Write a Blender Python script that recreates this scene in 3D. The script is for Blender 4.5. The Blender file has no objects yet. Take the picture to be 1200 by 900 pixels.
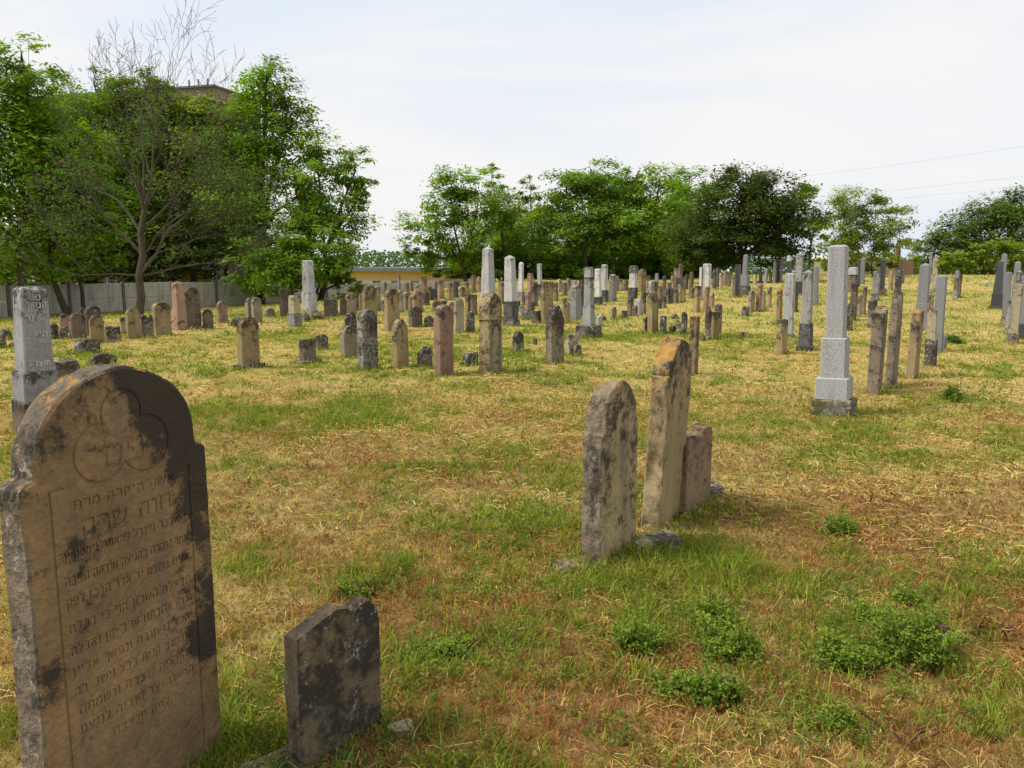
import bpy, bmesh, math, random
import numpy as np
from mathutils import Vector, Matrix

random.seed(7)
RNG = np.random.default_rng(11)
scene = bpy.context.scene
COL = scene.collection
R = math.radians

# ------------------------------------------------------------------ camera, sky, sun, exposure
CAM_Z, PITCH, FPX = 1.65, R(8.41), 960.0          # eye height, look-down angle, focal length in photo pixels (1200 wide)
cam_data = bpy.data.cameras.new('camera')
cam_data.sensor_width = 36.0
cam_data.lens = 36.0 * FPX / 1200.0
cam_data.clip_start, cam_data.clip_end = 0.05, 4000.0
cam = bpy.data.objects.new('camera', cam_data)
COL.objects.link(cam)
cam.location = (0, 0, CAM_Z)
cam.rotation_euler = (R(90) - PITCH, 0, 0)
scene.camera = cam

SUN_EL, SUN_AZ = R(52), R(-100)                    # azimuth from +Y, negative = left of the camera
world = bpy.data.worlds.new('World')
scene.world = world
world.use_nodes = True
wt = world.node_tree
wt.nodes.clear()
w_out = wt.nodes.new('ShaderNodeOutputWorld')
w_sky = wt.nodes.new('ShaderNodeTexSky')
w_sky.sky_type = 'NISHITA'
w_sky.sun_disc = False
w_sky.sun_elevation = SUN_EL
w_sky.sun_rotation = SUN_AZ % (2 * math.pi)
w_sky.dust_density = 3.0
w_bg = wt.nodes.new('ShaderNodeBackground')
w_bg.inputs['Strength'].default_value = 0.08
wt.links.new(w_sky.outputs[0], w_bg.inputs['Color'])
w_tc = wt.nodes.new('ShaderNodeTexCoord')
w_map = wt.nodes.new('ShaderNodeMapping')
w_map.inputs['Scale'].default_value = (1.0, 1.0, 4.5)
w_map.inputs['Rotation'].default_value = (R(6), R(8), 0)
wt.links.new(w_tc.outputs['Generated'], w_map.inputs['Vector'])
w_n = wt.nodes.new('ShaderNodeTexNoise')
w_n.inputs['Scale'].default_value = 1.7
w_n.inputs['Detail'].default_value = 6.0
w_n.inputs['Roughness'].default_value = 0.5
w_n.inputs['Distortion'].default_value = 0.6
wt.links.new(w_map.outputs[0], w_n.inputs['Vector'])
w_r = wt.nodes.new('ShaderNodeValToRGB')
w_r.color_ramp.elements[0].position = 0.36
w_r.color_ramp.elements[0].color = (0.535, 0.595, 0.665, 1)
w_r.color_ramp.elements[1].position = 0.62
w_r.color_ramp.elements[1].color = (0.665, 0.65, 0.645, 1)
wt.links.new(w_n.outputs['Fac'], w_r.inputs['Fac'])
w_bg2 = wt.nodes.new('ShaderNodeBackground')       # the even overcast cloud deck
w_bg2.inputs['Strength'].default_value = 1.0
wt.links.new(w_r.outputs['Color'], w_bg2.inputs['Color'])
w_mix = wt.nodes.new('ShaderNodeMixShader')
w_mix.inputs[0].default_value = 0.92
wt.links.new(w_bg.outputs[0], w_mix.inputs[1])
wt.links.new(w_bg2.outputs[0], w_mix.inputs[2])
wt.links.new(w_mix.outputs[0], w_out.inputs['Surface'])

sun_data = bpy.data.lights.new('sun', 'SUN')
sun_data.energy = 3.0
sun_data.angle = R(20)
sun_data.color = (1.0, 0.95, 0.87)
sun = bpy.data.objects.new('sun', sun_data)
COL.objects.link(sun)
sdir = Vector((math.sin(SUN_AZ) * math.cos(SUN_EL), math.cos(SUN_AZ) * math.cos(SUN_EL), math.sin(SUN_EL)))
sun.rotation_euler = sdir.to_track_quat('Z', 'Y').to_euler()
sun.location = (-20, 0, 30)

vs = scene.view_settings
vs.view_transform = 'Standard'
vs.look = 'None'
vs.exposure = 0.58
vs.gamma = 1.0
vs.use_curve_mapping = False
scene.render.engine = 'CYCLES'

# ------------------------------------------------------------------ noise and terrain
def _h(ix, iy, s):
    n = (ix.astype(np.int64) * 374761393 + iy.astype(np.int64) * 668265263 + s * 1442695041) & 0x7fffffff
    n = ((n ^ (n >> 13)) * 1274126177) & 0x7fffffff
    n = n ^ (n >> 16)
    return (n & 0xffff) / 65535.0

def vnoise(x, y, s=0):
    x = np.asarray(x, float); y = np.asarray(y, float)
    ix = np.floor(x); iy = np.floor(y)
    fx = x - ix; fy = y - iy
    fx = fx * fx * (3 - 2 * fx); fy = fy * fy * (3 - 2 * fy)
    a = _h(ix, iy, s); b = _h(ix + 1, iy, s); c = _h(ix, iy + 1, s); d = _h(ix + 1, iy + 1, s)
    return (a * (1 - fx) + b * fx) * (1 - fy) + (c * (1 - fx) + d * fx) * fy

def fbm(x, y, s=0, o=4):
    t = 0; a = 0.5; n = 0
    for k in range(o):
        t = t + a * vnoise(x * 2 ** k, y * 2 ** k, s + k * 17); n += a; a *= 0.5
    return t / n

def sstep(a, b, v):
    t = np.clip((np.asarray(v, float) - a) / (b - a), 0, 1)
    return t * t * (3 - 2 * t)

# the cemetery wall runs along this line; beyond it the hill falls away
WALL_A, WALL_D = np.array([-17.0, 36.0]), np.array([12.5, 18.0]) / math.hypot(12.5, 18.0)
WALL_N = np.array([-WALL_D[1], WALL_D[0]])          # points away from the cemetery

def terrain(x, y):
    x = np.asarray(x, float); y = np.asarray(y, float)
    z = 0.34 * sstep(22, 48, y) * sstep(-16, -4, x)
    z = z + 0.25 * sstep(24, 60, y) * sstep(8, 26, x)
    dw = (x - WALL_A[0]) * WALL_N[0] + (y - WALL_A[1]) * WALL_N[1]
    z = z - 0.45 * sstep(-11, -2, dw) * (1 - sstep(-8, 2, x))
    z = z - 2.2 * sstep(0.8, 14, dw)
    z = z - 2.5 * sstep(72, 130, y)
    z = z + 0.07 * (fbm(x * 0.35, y * 0.35, 3, 3) - 0.5) * sstep(1, 5, np.hypot(x, y))
    z = z + 0.055 * (fbm(x * 2.0, y * 2.0, 9, 4) - 0.5) * (1 - sstep(20, 40, y))
    return z

CP, SP = math.cos(PITCH), math.sin(PITCH)

def ray(px, py):
    xc = (px - 600) / FPX; yc = (450 - py) / FPX
    return Vector((xc, CP + yc * SP, -SP + yc * CP))

def ground_at(px, py, far=140.0):
    d = ray(px, py); d = d / d.y
    ts = 1.2 * 1.004 ** np.arange(1195)
    hit = np.nonzero(CAM_Z + d.z * ts <= terrain(d.x * ts, ts))[0]
    t = float(ts[hit[0]]) if len(hit) else far
    return Vector((d.x * t, t, float(terrain(d.x * t, t))))

def at_depth(px, py, Y):
    d = ray(px, py)
    return Vector((0, 0, CAM_Z)) + d * (Y / d.y)

# ------------------------------------------------------------------ object helpers
def tag(o, label, cat=None, group=None, kind=None):
    if label: o['label'] = label
    if cat: o['category'] = cat
    if group: o['group'] = group
    if kind: o['kind'] = kind
    return o

def link(name, me, mat=None, parent=None, smooth=None):
    if mat is not None and not me.materials:
        me.materials.append(mat)
    if smooth is not None:
        me.polygons.foreach_set('use_smooth', [True] * len(me.polygons))
        me.set_sharp_from_angle(angle=R(smooth))
    o = bpy.data.objects.new(name, me)
    COL.objects.link(o)
    if parent: o.parent = parent
    return o

def empty(name, loc=(0, 0, 0), rot=(0, 0, 0)):
    o = bpy.data.objects.new(name, None)
    o.empty_display_size = 0.2
    COL.objects.link(o)
    o.location = loc; o.rotation_euler = rot
    return o

def pymesh(name, v, f):
    me = bpy.data.meshes.new(name)
    me.from_pydata([tuple(p) for p in v], [], f)
    me.update()
    return me

def npmesh(name, V, faces, col=None):
    """V (n,3); faces = list of int arrays (m,k); col (n,3) per point"""
    me = bpy.data.meshes.new(name)
    me.vertices.add(len(V))
    me.vertices.foreach_set('co', np.ascontiguousarray(V, np.float32).ravel())
    idx = np.concatenate([f.ravel() for f in faces]).astype(np.int32)
    sizes = np.concatenate([np.full(len(f), f.shape[1]) for f in faces])
    starts = np.concatenate([[0], np.cumsum(sizes)[:-1]]).astype(np.int32)
    me.loops.add(len(idx)); me.loops.foreach_set('vertex_index', idx)
    me.polygons.add(len(sizes)); me.polygons.foreach_set('loop_start', starts)
    if col is not None:
        a = me.color_attributes.new('Col', 'FLOAT_COLOR', 'POINT')
        c = np.ones((len(V), 4), np.float32); c[:, :3] = col
        a.data.foreach_set('color', c.ravel())
    me.update(calc_edges=True)
    return me

# ------------------------------------------------------------------ materials
class NT:
    def __init__(s, name):
        s.m = bpy.data.materials.new(name); s.m.use_nodes = True
        s.t = s.m.node_tree; s.t.nodes.clear()
        s.out = s.t.nodes.new('ShaderNodeOutputMaterial')
    def n(s, typ, ins=None, **kw):
        nd = s.t.nodes.new('ShaderNode' + typ)
        for k, v in kw.items(): setattr(nd, k, v)
        for k, v in (ins or {}).items():
            if isinstance(v, bpy.types.NodeSocket): s.t.links.new(v, nd.inputs[k])
            else: nd.inputs[k].default_value = v
        return nd
    def math(s, op, a, b=0.0, clamp=False):
        return s.n('Math', {0: a, 1: b}, operation=op, use_clamp=clamp).outputs[0]
    def ramp(s, v, lo, hi, a=0.0, b=1.0):
        return s.n('MapRange', {'Value': v, 'From Min': lo, 'From Max': hi, 'To Min': a, 'To Max': b}).outputs[0]
    def noise(s, vec, scale, detail=4, rough=0.55, dist=0.0):
        return s.n('TexNoise', {'Vector': vec, 'Scale': scale, 'Detail': detail, 'Roughness': rough, 'Distortion': dist}).outputs['Fac']
    def mix(s, fac, a, b):
        nd = s.n('Mix', data_type='RGBA')
        for sock, v in ((nd.inputs[0], fac), (nd.inputs[6], a), (nd.inputs[7], b)):
            if isinstance(v, bpy.types.NodeSocket): s.t.links.new(v, sock)
            else: sock.default_value = v if not isinstance(v, tuple) or len(v) == 4 else (*v, 1)
        return nd.outputs[2]
    def done(s, col, rough=0.9, bump=None, bstr=0.4, bdist=0.02, spec=0.25):
        b = s.n('BsdfPrincipled', {'Base Color': col, 'Roughness': rough, 'Specular IOR Level': spec})
        if bump is not None:
            bn = s.n('Bump', {'Height': bump, 'Strength': bstr, 'Distance': bdist})
            s.t.links.new(bn.outputs[0], b.inputs['Normal'])
        s.t.links.new(b.outputs[0], s.out.inputs['Surface'])
        return s.m

def stone_mat(name, c1, c2, dark=0.3, white=0.15, orange=0.0, topdark=0.25, moss=0.0, streak=0.0, bump=0.5, darkcol=(0.035, 0.032, 0.028), spots=()):
    g = NT(name)
    tc = g.n('TexCoord').outputs['Object']
    rnd = g.n('ObjectInfo').outputs['Random']
    off = g.n('CombineXYZ', {0: g.math('MULTIPLY', rnd, 37.0), 1: g.math('MULTIPLY', rnd, 91.0), 2: 0.0}).outputs[0]
    v = g.n('VectorMath', {0: tc, 1: off}, operation='ADD').outputs[0]
    big = g.noise(v, 3.0, 5, 0.6)
    fine = g.noise(v, 55.0, 3, 0.6)
    mid = g.noise(v, 16.0, 6, 0.7, 0.1)
    col = g.mix(g.ramp(big, 0.35, 0.65), c1, c2)
    col = g.mix(g.ramp(fine, 0.3, 0.7, 0.0, 0.45), col, tuple(k * 0.55 for k in c2))
    col = g.mix(g.ramp(mid, 0.55, 0.75, 0.0, 0.3), col, tuple(min(1, k * 1.45) for k in c1))
    tone = g.ramp(rnd, 0, 1, 0.74, 1.15)
    col = g.n('HueSaturation', {'Color': col, 'Value': tone}).outputs[0]
    gen = g.n('SeparateXYZ', {0: g.n('TexCoord').outputs['Generated']}).outputs[2]
    if streak:
        sv = g.n('Mapping', {'Vector': v, 'Scale': (18, 18, 1.2)}).outputs[0]
        st = g.noise(sv, 1.0, 4, 0.6)
        col = g.mix(g.ramp(st, 0.5, 0.72, 0.0, streak), col, (0.10, 0.098, 0.095))
    if dark or topdark:
        hb = g.math('MULTIPLY', g.ramp(gen, 0.55, 1.0), topdark)
        dn = g.math('ADD', g.noise(v, 5.5, 12, 0.8, 0.1), hb)
        dn = g.math('ADD', dn, g.math('MULTIPLY', g.math('SUBTRACT', mid, 0.5), 0.4))
        for (sx, sy, sz, sr, sk) in spots:      # stains with a place of their own on this stone
            dd = g.n('VectorMath', {0: tc, 1: (sx, sy, sz)}, operation='DISTANCE').outputs['Value']
            dn = g.math('ADD', dn, g.ramp(dd, sr, sr * 0.35, 0.0, sk))
        t0 = 0.595 - 0.20 * dark
        col = g.mix(g.ramp(dn, t0 + 0.01, t0 + 0.11, 0.0, 0.9), col, darkcol)
    if moss:
        mn = g.math('ADD', g.noise(v, 5.0, 6, 0.7), g.math('MULTIPLY', g.ramp(gen, 0.6, 0.0), 0.0))
        col = g.mix(g.ramp(mn, 0.62 - 0.2 * moss, 0.72 - 0.2 * moss, 0, 0.85), col, (0.07, 0.065, 0.015))
    if white:
        wn = g.math('ADD', g.noise(v, 15.0, 8, 0.8), g.math('MULTIPLY', g.math('SUBTRACT', fine, 0.5), 0.25))
        wv = g.math('MULTIPLY', g.ramp(wn, 0.59 - 0.12 * white, 0.63 - 0.12 * white), g.ramp(g.noise(v, 2.6, 3), 0.40, 0.52))
        col = g.mix(g.math('MULTIPLY', wv, 0.75), col, (0.36, 0.35, 0.30))
    if orange:
        nz = g.n('SeparateXYZ', {0: g.n('NewGeometry').outputs['Normal']}).outputs[2]
        up = g.ramp(nz, -0.05, 0.5, 0.0, 0.09)
        on = g.math('ADD', g.noise(v, 15.0, 8, 0.8, 0.1), g.math('ADD', up, g.ramp(gen, 0.5, 1.0, 0.0, 0.05)))
        col = g.mix(g.ramp(on, 0.68 - 0.10 * orange, 0.74 - 0.10 * orange, 0, 0.85), col, (0.38, 0.19, 0.035))
    bm = g.math('ADD', g.math('MULTIPLY', fine, 0.35), g.math('ADD', g.math('MULTIPLY', mid, 0.9), big))
    return g.done(col, 0.93, bm, bump, 0.02, 0.15)

def granite_mat(name, c1, c2, rough=0.55, stain=0.2):
    g = NT(name)
    tc = g.n('TexCoord').outputs['Object']
    rnd = g.n('ObjectInfo').outputs['Random']
    off = g.n('CombineXYZ', {0: g.math('MULTIPLY', rnd, 37.0), 1: g.math('MULTIPLY', rnd, 91.0), 2: 0.0}).outputs[0]
    v = g.n('VectorMath', {0: tc, 1: off}, operation='ADD').outputs[0]
    sp = g.noise(v, 90.0, 2, 0.8)
    col = g.mix(g.ramp(sp, 0.38, 0.62), c1, c2)
    sv = g.n('Mapping', {'Vector': v, 'Scale': (9, 9, 1.1)}).outputs[0]
    st = g.noise(sv, 1.0, 5, 0.65)
    col = g.mix(g.ramp(st, 0.52, 0.72, 0.0, stain), col, (0.05, 0.048, 0.045))
    bl = g.noise(v, 6.0, 6, 0.7)
    col = g.mix(g.ramp(bl, 0.6, 0.7, 0.0, stain * 0.8), col, (0.36, 0.35, 0.32))
    col = g.n('HueSaturation', {'Color': col, 'Value': g.ramp(rnd, 0, 1, 0.85, 1.12)}).outputs[0]
    return g.done(col, rough, g.math('ADD', g.math('MULTIPLY', sp, 0.4), bl), 0.25, 0.01, 0.35)

M = {}
M['tan'] = stone_mat('tan sandstone', (0.44, 0.34, 0.17), (0.31, 0.24, 0.12), 0.24, 0.0, 0.0, 0.16, 0, 0.3)
M['pale'] = stone_mat('pale limestone', (0.47, 0.40, 0.26), (0.35, 0.295, 0.195), 0.28, 0.1, 0.0, 0.12, 0, 0.3)
M['brown'] = stone_mat('brown sandstone', (0.25, 0.185, 0.13), (0.165, 0.125, 0.09), 0.24, 0.2, 0.0, 0.16, 0, 0.3)
M['pink'] = stone_mat('pink sandstone', (0.45, 0.295, 0.20), (0.33, 0.215, 0.15), 0.24, 0.0, 0.0, 0.12, 0, 0.3)
M['weathered'] = stone_mat('weathered grey brown stone', (0.35, 0.285, 0.20), (0.235, 0.19, 0.135), 0.42, 0.15, 0.3, 0.1, 0, 0.3)
M['facet'] = stone_mat('stained tan front', (0.42, 0.325, 0.17), (0.29, 0.225, 0.12), 0.46, 0.0, 0.15, 0.1, 0, 0.45, 0.7)
M['pinkbrown'] = stone_mat('pinkish brown stone', (0.42, 0.28, 0.16), (0.29, 0.19, 0.11), 0.34, 0.1, 0.0, 0.1, 0, 0.3)
M['grey'] = stone_mat('grey limestone', (0.36, 0.35, 0.34), (0.26, 0.252, 0.245), 0.26, 0.3, 0.0, 0.12, 0, 0.35)
M['white'] = stone_mat('white marble', (0.62, 0.61, 0.59), (0.48, 0.47, 0.46), 0.26, 0.0, 0.0, 0.06, 0, 0.7, darkcol=(0.09, 0.088, 0.085))
M['lichen'] = stone_mat('blotched lichen stone', (0.31, 0.255, 0.165), (0.22, 0.18, 0.12), 0.62, 0.45, 0.0, 0.2)
M['splash'] = stone_mat('stone splashed with white lichen', (0.20, 0.165, 0.115), (0.13, 0.11, 0.08), 0.75, 0.95, 0.0, 0.1)
M['orange'] = stone_mat('sandstone with orange lichen', (0.38, 0.29, 0.155), (0.27, 0.205, 0.115), 0.38, 0.05, 0.85, 0.1)
M['rubble'] = stone_mat('dark rubble stone', (0.17, 0.14, 0.105), (0.115, 0.095, 0.075), 0.5, 0.6, 0.0, 0.1)
M['mossy'] = stone_mat('mossy base stone', (0.25, 0.22, 0.17), (0.17, 0.15, 0.12), 0.35, 0.4, 0.15, 0.0, 0.9)
M['hero'] = stone_mat('brown carved sandstone', (0.34, 0.222, 0.108), (0.195, 0.128, 0.067), 0.17, 0.0, 0.0, 0.08, 0, 0.45, 0.8, spots=((0.26, -0.05, 1.24, 0.25, 0.34), (0.1, -0.05, 1.38, 0.15, 0.3), (0.33, -0.05, 0.4, 0.2, 0.2), (-0.1, -0.05, 1.36, 0.12, 0.1), (0.30, -0.05, 0.95, 0.2, 0.2), (0.30, -0.05, 0.6, 0.25, 0.16), (-0.17, -0.05, 0.86, 0.09, 0.08), (-0.3, -0.05, 0.5, 0.12, 0.1)))
M['heroside'] = stone_mat('rough hewn grey stone', (0.25, 0.20, 0.135), (0.13, 0.105, 0.078), 0.5, 0.2, 0.25, 0.0, 0, 0, 1.0)
M['slabfront'] = stone_mat('dark blotched slab', (0.23, 0.175, 0.10), (0.13, 0.105, 0.07), 0.8, 0.12, 0.0, 0.06)
M['granite'] = granite_mat('light grey granite', (0.20, 0.195, 0.19), (0.42, 0.405, 0.39), 0.7, 0.25)
M['midgranite'] = granite_mat('mid grey granite', (0.11, 0.115, 0.12), (0.25, 0.25, 0.26), 0.55, 0.25)
M['dark'] = granite_mat('dark granite', (0.028, 0.028, 0.03), (0.075, 0.075, 0.08), 0.4, 0.15)
M['darkstain'] = stone_mat('blackened marble', (0.16, 0.155, 0.15), (0.10, 0.098, 0.095), 0.5, 0.2, 0.0, 0.1, 0, 0.6)

def simple_mat(name, c1, c2, scale=4.0, rough=0.9, bump=0.3):
    g = NT(name)
    v = g.n('TexCoord').outputs['Object']
    n1 = g.noise(v, scale, 6, 0.65); n2 = g.noise(v, scale * 12, 3)
    col = g.mix(g.ramp(n1, 0.3, 0.7), c1, c2)
    col = g.mix(g.ramp(n2, 0.35, 0.75, 0, 0.35), col, tuple(k * 0.5 for k in c2))
    return g.done(col, rough, g.math('ADD', n1, n2), bump, 0.02)

def foliage_mat(name, transl=0.35, rough=0.65, spec=0.12):
    g = NT(name)
    c = g.n('Attribute', attribute_name='Col').outputs['Color']
    b = g.n('BsdfPrincipled', {'Base Color': c, 'Roughness': rough, 'Specular IOR Level': spec})
    tcol = g.n('HueSaturation', {'Color': c, 'Saturation': 1.1, 'Value': 1.25}).outputs[0]
    t = g.n('BsdfTranslucent', {'Color': tcol})
    mx = g.n('MixShader', {0: transl, 1: b.outputs[0], 2: t.outputs[0]})
    g.t.links.new(mx.outputs[0], g.out.inputs['Surface'])
    return g.m

M['leaf'] = foliage_mat('leaf', 0.45)
M['blade'] = foliage_mat('grass blade', 0.25, 0.8, 0.08)
M['bark'] = simple_mat('bark', (0.10, 0.075, 0.055), (0.055, 0.042, 0.033), 6.0, 0.95, 0.8)
M['deadbark'] = simple_mat('dead bark', (0.12, 0.095, 0.07), (0.06, 0.047, 0.036), 5.0, 0.95, 0.6)
M['stem'] = simple_mat('green stem', (0.12, 0.15, 0.03), (0.08, 0.10, 0.025), 8.0, 0.9, 0.2)
M['twig'] = simple_mat('twig', (0.12, 0.075, 0.04), (0.07, 0.045, 0.028), 8.0, 0.9, 0.3)

# ------------------------------------------------------------------ ground cover maps (where it is green, dry, bare)
PATCH = []   # (x, y, radius, green, brown)
for px, py, rad, gr, br in [
    (800, 700, .75, .55, 0), (740, 720, .45, .5, 0), (830, 640, .4, .3, 0), (1070, 740, .45, .55, 0), (990, 760, .3, .4, 0),
    (420, 490, .9, .4, -.1), (340, 500, .7, .35, 0), (560, 600, .7, .35, 0), (640, 590, .5, .3, 0), (300, 840, .25, .6, 0),
    (520, 770, .3, .4, 0), (430, 690, .3, .2, .4), (470, 720, .35, 0, .5), (640, 830, .5, -.2, .5), (500, 850, .3, 0, .5),
    (560, 730, .35, -.1, .5), (1150, 720, .5, -.2, .45), (1050, 640, .7, -.25, .4), (950, 610, .6, -.2, .35), (1060, 860, .3, 0, .6),
    (450, 515, .5, -.3, .35), (900, 540, .6, -.2, .3), (1000, 590, .5, -.1, .3), (960, 500, .5, .35, 0), (1110, 470, .7, .3, .1),
    (780, 850, .35, -.3, .1), (860, 780, .35, -.3, .15), (330, 570, .6, -.1, .25), (280, 620, .5, -.1, .25), (620, 640, .6, .25, .1),
    (10, 860, .4, .5, 0), (660, 640, .35, .2, .2), (430, 800, .3, .35, 0), (590, 860, .25, .3, .1), (700, 850, .3, .2, .1), (1180, 820, .3, .35, .1)]:
    p = ground_at(px, py)
    PATCH.append((p.x, p.y, rad, gr, br))

def cover(x, y):
    d = np.hypot(x, y)
    near = 1 - sstep(5, 13, d)
    a = fbm(x * 0.55, y * 0.55, 21, 4)
    b = fbm(x * 2.6, y * 2.6, 33, 3)
    green = 0.38 + 1.1 * (a - 0.5) + 1.5 * (b - 0.5)
    brown = 0.10 + 0.27 * near + 0.9 * (fbm(x * 0.9 + 7, y * 0.9, 41, 4) - 0.5) + 0.7 * (fbm(x * 4, y * 4, 47, 2) - 0.5)
    for (cx, cy, r, gr, br) in PATCH:
        k = np.exp(-((x - cx) ** 2 + (y - cy) ** 2) / (r * r))
        green = green + 0.5 * gr * k; brown = brown + 0.9 * br * k
    return np.clip(green, 0, 1), np.clip(brown, 0, 1)

C_GREEN = np.array([0.10, 0.165, 0.020]); C_LIME = np.array([0.28, 0.315, 0.038])
C_YEL = np.array([0.41, 0.335, 0.085]); C_STRAW = np.array([0.62, 0.47, 0.18]); C_BROWN = np.array([0.27, 0.145, 0.045])
C_SOIL = np.array([0.11, 0.073, 0.038])

# ------------------------------------------------------------------ ground sheet
def build_ground():
    k, A = 0.04, 2.6
    xs = A * np.sinh(np.arange(-150, 151) * k)
    ys = 5.0 + A * np.sinh(np.arange(-75, 151) * k)
    X, Y = np.meshgrid(xs, ys)
    x = X.ravel(); y = Y.ravel()
    V = np.stack([x, y, terrain(x, y)], 1)
    nx, ny = len(xs), len(ys)
    i = np.arange(ny - 1)[:, None] * nx + np.arange(nx - 1)[None, :]
    F = np.stack([i, i + 1, i + 1 + nx, i + nx], -1).reshape(-1, 4)
    g, b = cover(x, y)
    me = npmesh('ground', V, [F], np.stack([g, b, 1 - sstep(7, 16, np.hypot(x, y))], 1))
    me.polygons.foreach_set('use_smooth', [True] * len(me.polygons))
    g = NT('mown dry grass ground')
    pos = g.n('NewGeometry').outputs['Position']
    att = g.n('Attribute', attribute_name='Col').outputs['Color']
    sep = g.n('SeparateColor', {0: att})
    n_f = g.noise(pos, 38.0, 4, 0.75)
    n_m = g.noise(pos, 7.0, 5, 0.7, 0.4)
    n_l = g.noise(pos, 1.3, 4, 0.6)
    fl = g.n('Mapping', {'Vector': pos, 'Scale': (1.0, 0.35, 1.0), 'Rotation': (0, 0, 0.5)}).outputs[0]
    n_s = g.noise(fl, 22.0, 3, 0.8)
    dry = g.mix(g.ramp(n_s, 0.35, 0.65), tuple(C_YEL * 0.75), tuple(C_STRAW * 0.85))
    grn = g.mix(g.ramp(n_m, 0.35, 0.65), tuple(C_GREEN * 1.2), tuple(C_LIME))
    gf = g.math('ADD', g.math('MULTIPLY', sep.outputs[0], 0.9), g.math('ADD', g.math('MULTIPLY', g.math('SUBTRACT', n_m, 0.5), 1.0), g.math('MULTIPLY', g.math('SUBTRACT', n_l, 0.5), 0.8)))
    col = g.mix(g.ramp(gf, 0.25, 0.75, 0, 0.8), dry, grn)
    bf = g.math('ADD', sep.outputs[1], g.math('MULTIPLY', g.math('SUBTRACT', n_m, 0.5), 1.2))
    col = g.mix(g.ramp(bf, 0.22, 0.75, 0, 0.85), col, tuple(C_BROWN))
    col = g.mix(g.ramp(n_f, 0.5, 0.72, 0.0, 0.6), col, tuple(C_SOIL))
    col = g.mix(g.ramp(n_f, 0.42, 0.25, 0.0, 0.35), col, tuple(C_STRAW))
    col = g.mix(g.math('MULTIPLY', sep.outputs[2], g.ramp(n_m, 0.35, 0.6, 0.15, 0.6)), col, tuple(C_SOIL * 1.15))   # bare soil and thatch between the modelled blades
    m = g.done(col, 0.95, g.math('ADD', n_f, g.math('MULTIPLY', n_m, 1.5)), 0.8, 0.03, 0.1)
    o = link('ground', me, m)
    tag(o, 'mown hillside of yellow dry grass with green patches', kind='structure')
build_ground()

# ------------------------------------------------------------------ solid helpers
def box_vf(x0, x1, y0, y1, z0, z1, bev=0.0):
    """box with chamfered vertical and top edges"""
    if bev <= 0:
        v = [(x0, y0, z0), (x1, y0, z0), (x1, y1, z0), (x0, y1, z0), (x0, y0, z1), (x1, y0, z1), (x1, y1, z1), (x0, y1, z1)]
        return v, [(0, 3, 2, 1), (4, 5, 6, 7), (0, 1, 5, 4), (1, 2, 6, 5), (2, 3, 7, 6), (3, 0, 4, 7)]
    def ring(i, z):
        a, b, c, d = x0 + i, x1 - i, y0 + i, y1 - i
        return [(a + bev, c, z), (b - bev, c, z), (b, c + bev, z), (b, d - bev, z), (b - bev, d, z), (a + bev, d, z), (a, d - bev, z), (a, c + bev, z)]
    return loft([ring(0, z0), ring(0, z1 - bev), ring(bev, z1)])

def loft(rings):
    n = len(rings[0]); v = []; f = []
    for r in rings: v += list(r)
    for k in range(len(rings) - 1):
        for i in range(n):
            j = (i + 1) % n
            f.append((k * n + i, k * n + j, (k + 1) * n + j, (k + 1) * n + i))
    f.append(tuple(reversed(range(n))))
    f.append(tuple(range((len(rings) - 1) * n, len(rings) * n)))
    return v, f

def merge(*parts):
    V = []; F = []
    for v, f in parts:
        o = len(V); V += list(v); F += [tuple(i + o for i in q) for q in f]
    return V, F

def ring_rect(hw, hd, z, bev):
    b = min(bev, hw * 0.4, hd * 0.4)
    return [(-hw + b, -hd, z), (hw - b, -hd, z), (hw, -hd + b, z), (hw, hd - b, z), (hw - b, hd, z), (-hw + b, hd, z), (-hw, hd - b, z), (-hw, -hd + b, z)]

def wobble(v, amp, sc, seed):
    if amp <= 0: return v
    a = np.array(v, float)
    o = a.copy()
    for k in range(3):
        n = fbm(a[:, (k + 1) % 3] * sc + seed * 3.7, a[:, (k + 2) % 3] * sc + a[:, k] * sc * 0.73 + seed, seed + k, 3) - 0.5
        o[:, k] += 2 * amp * n
    return [tuple(p) for p in o]

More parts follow.
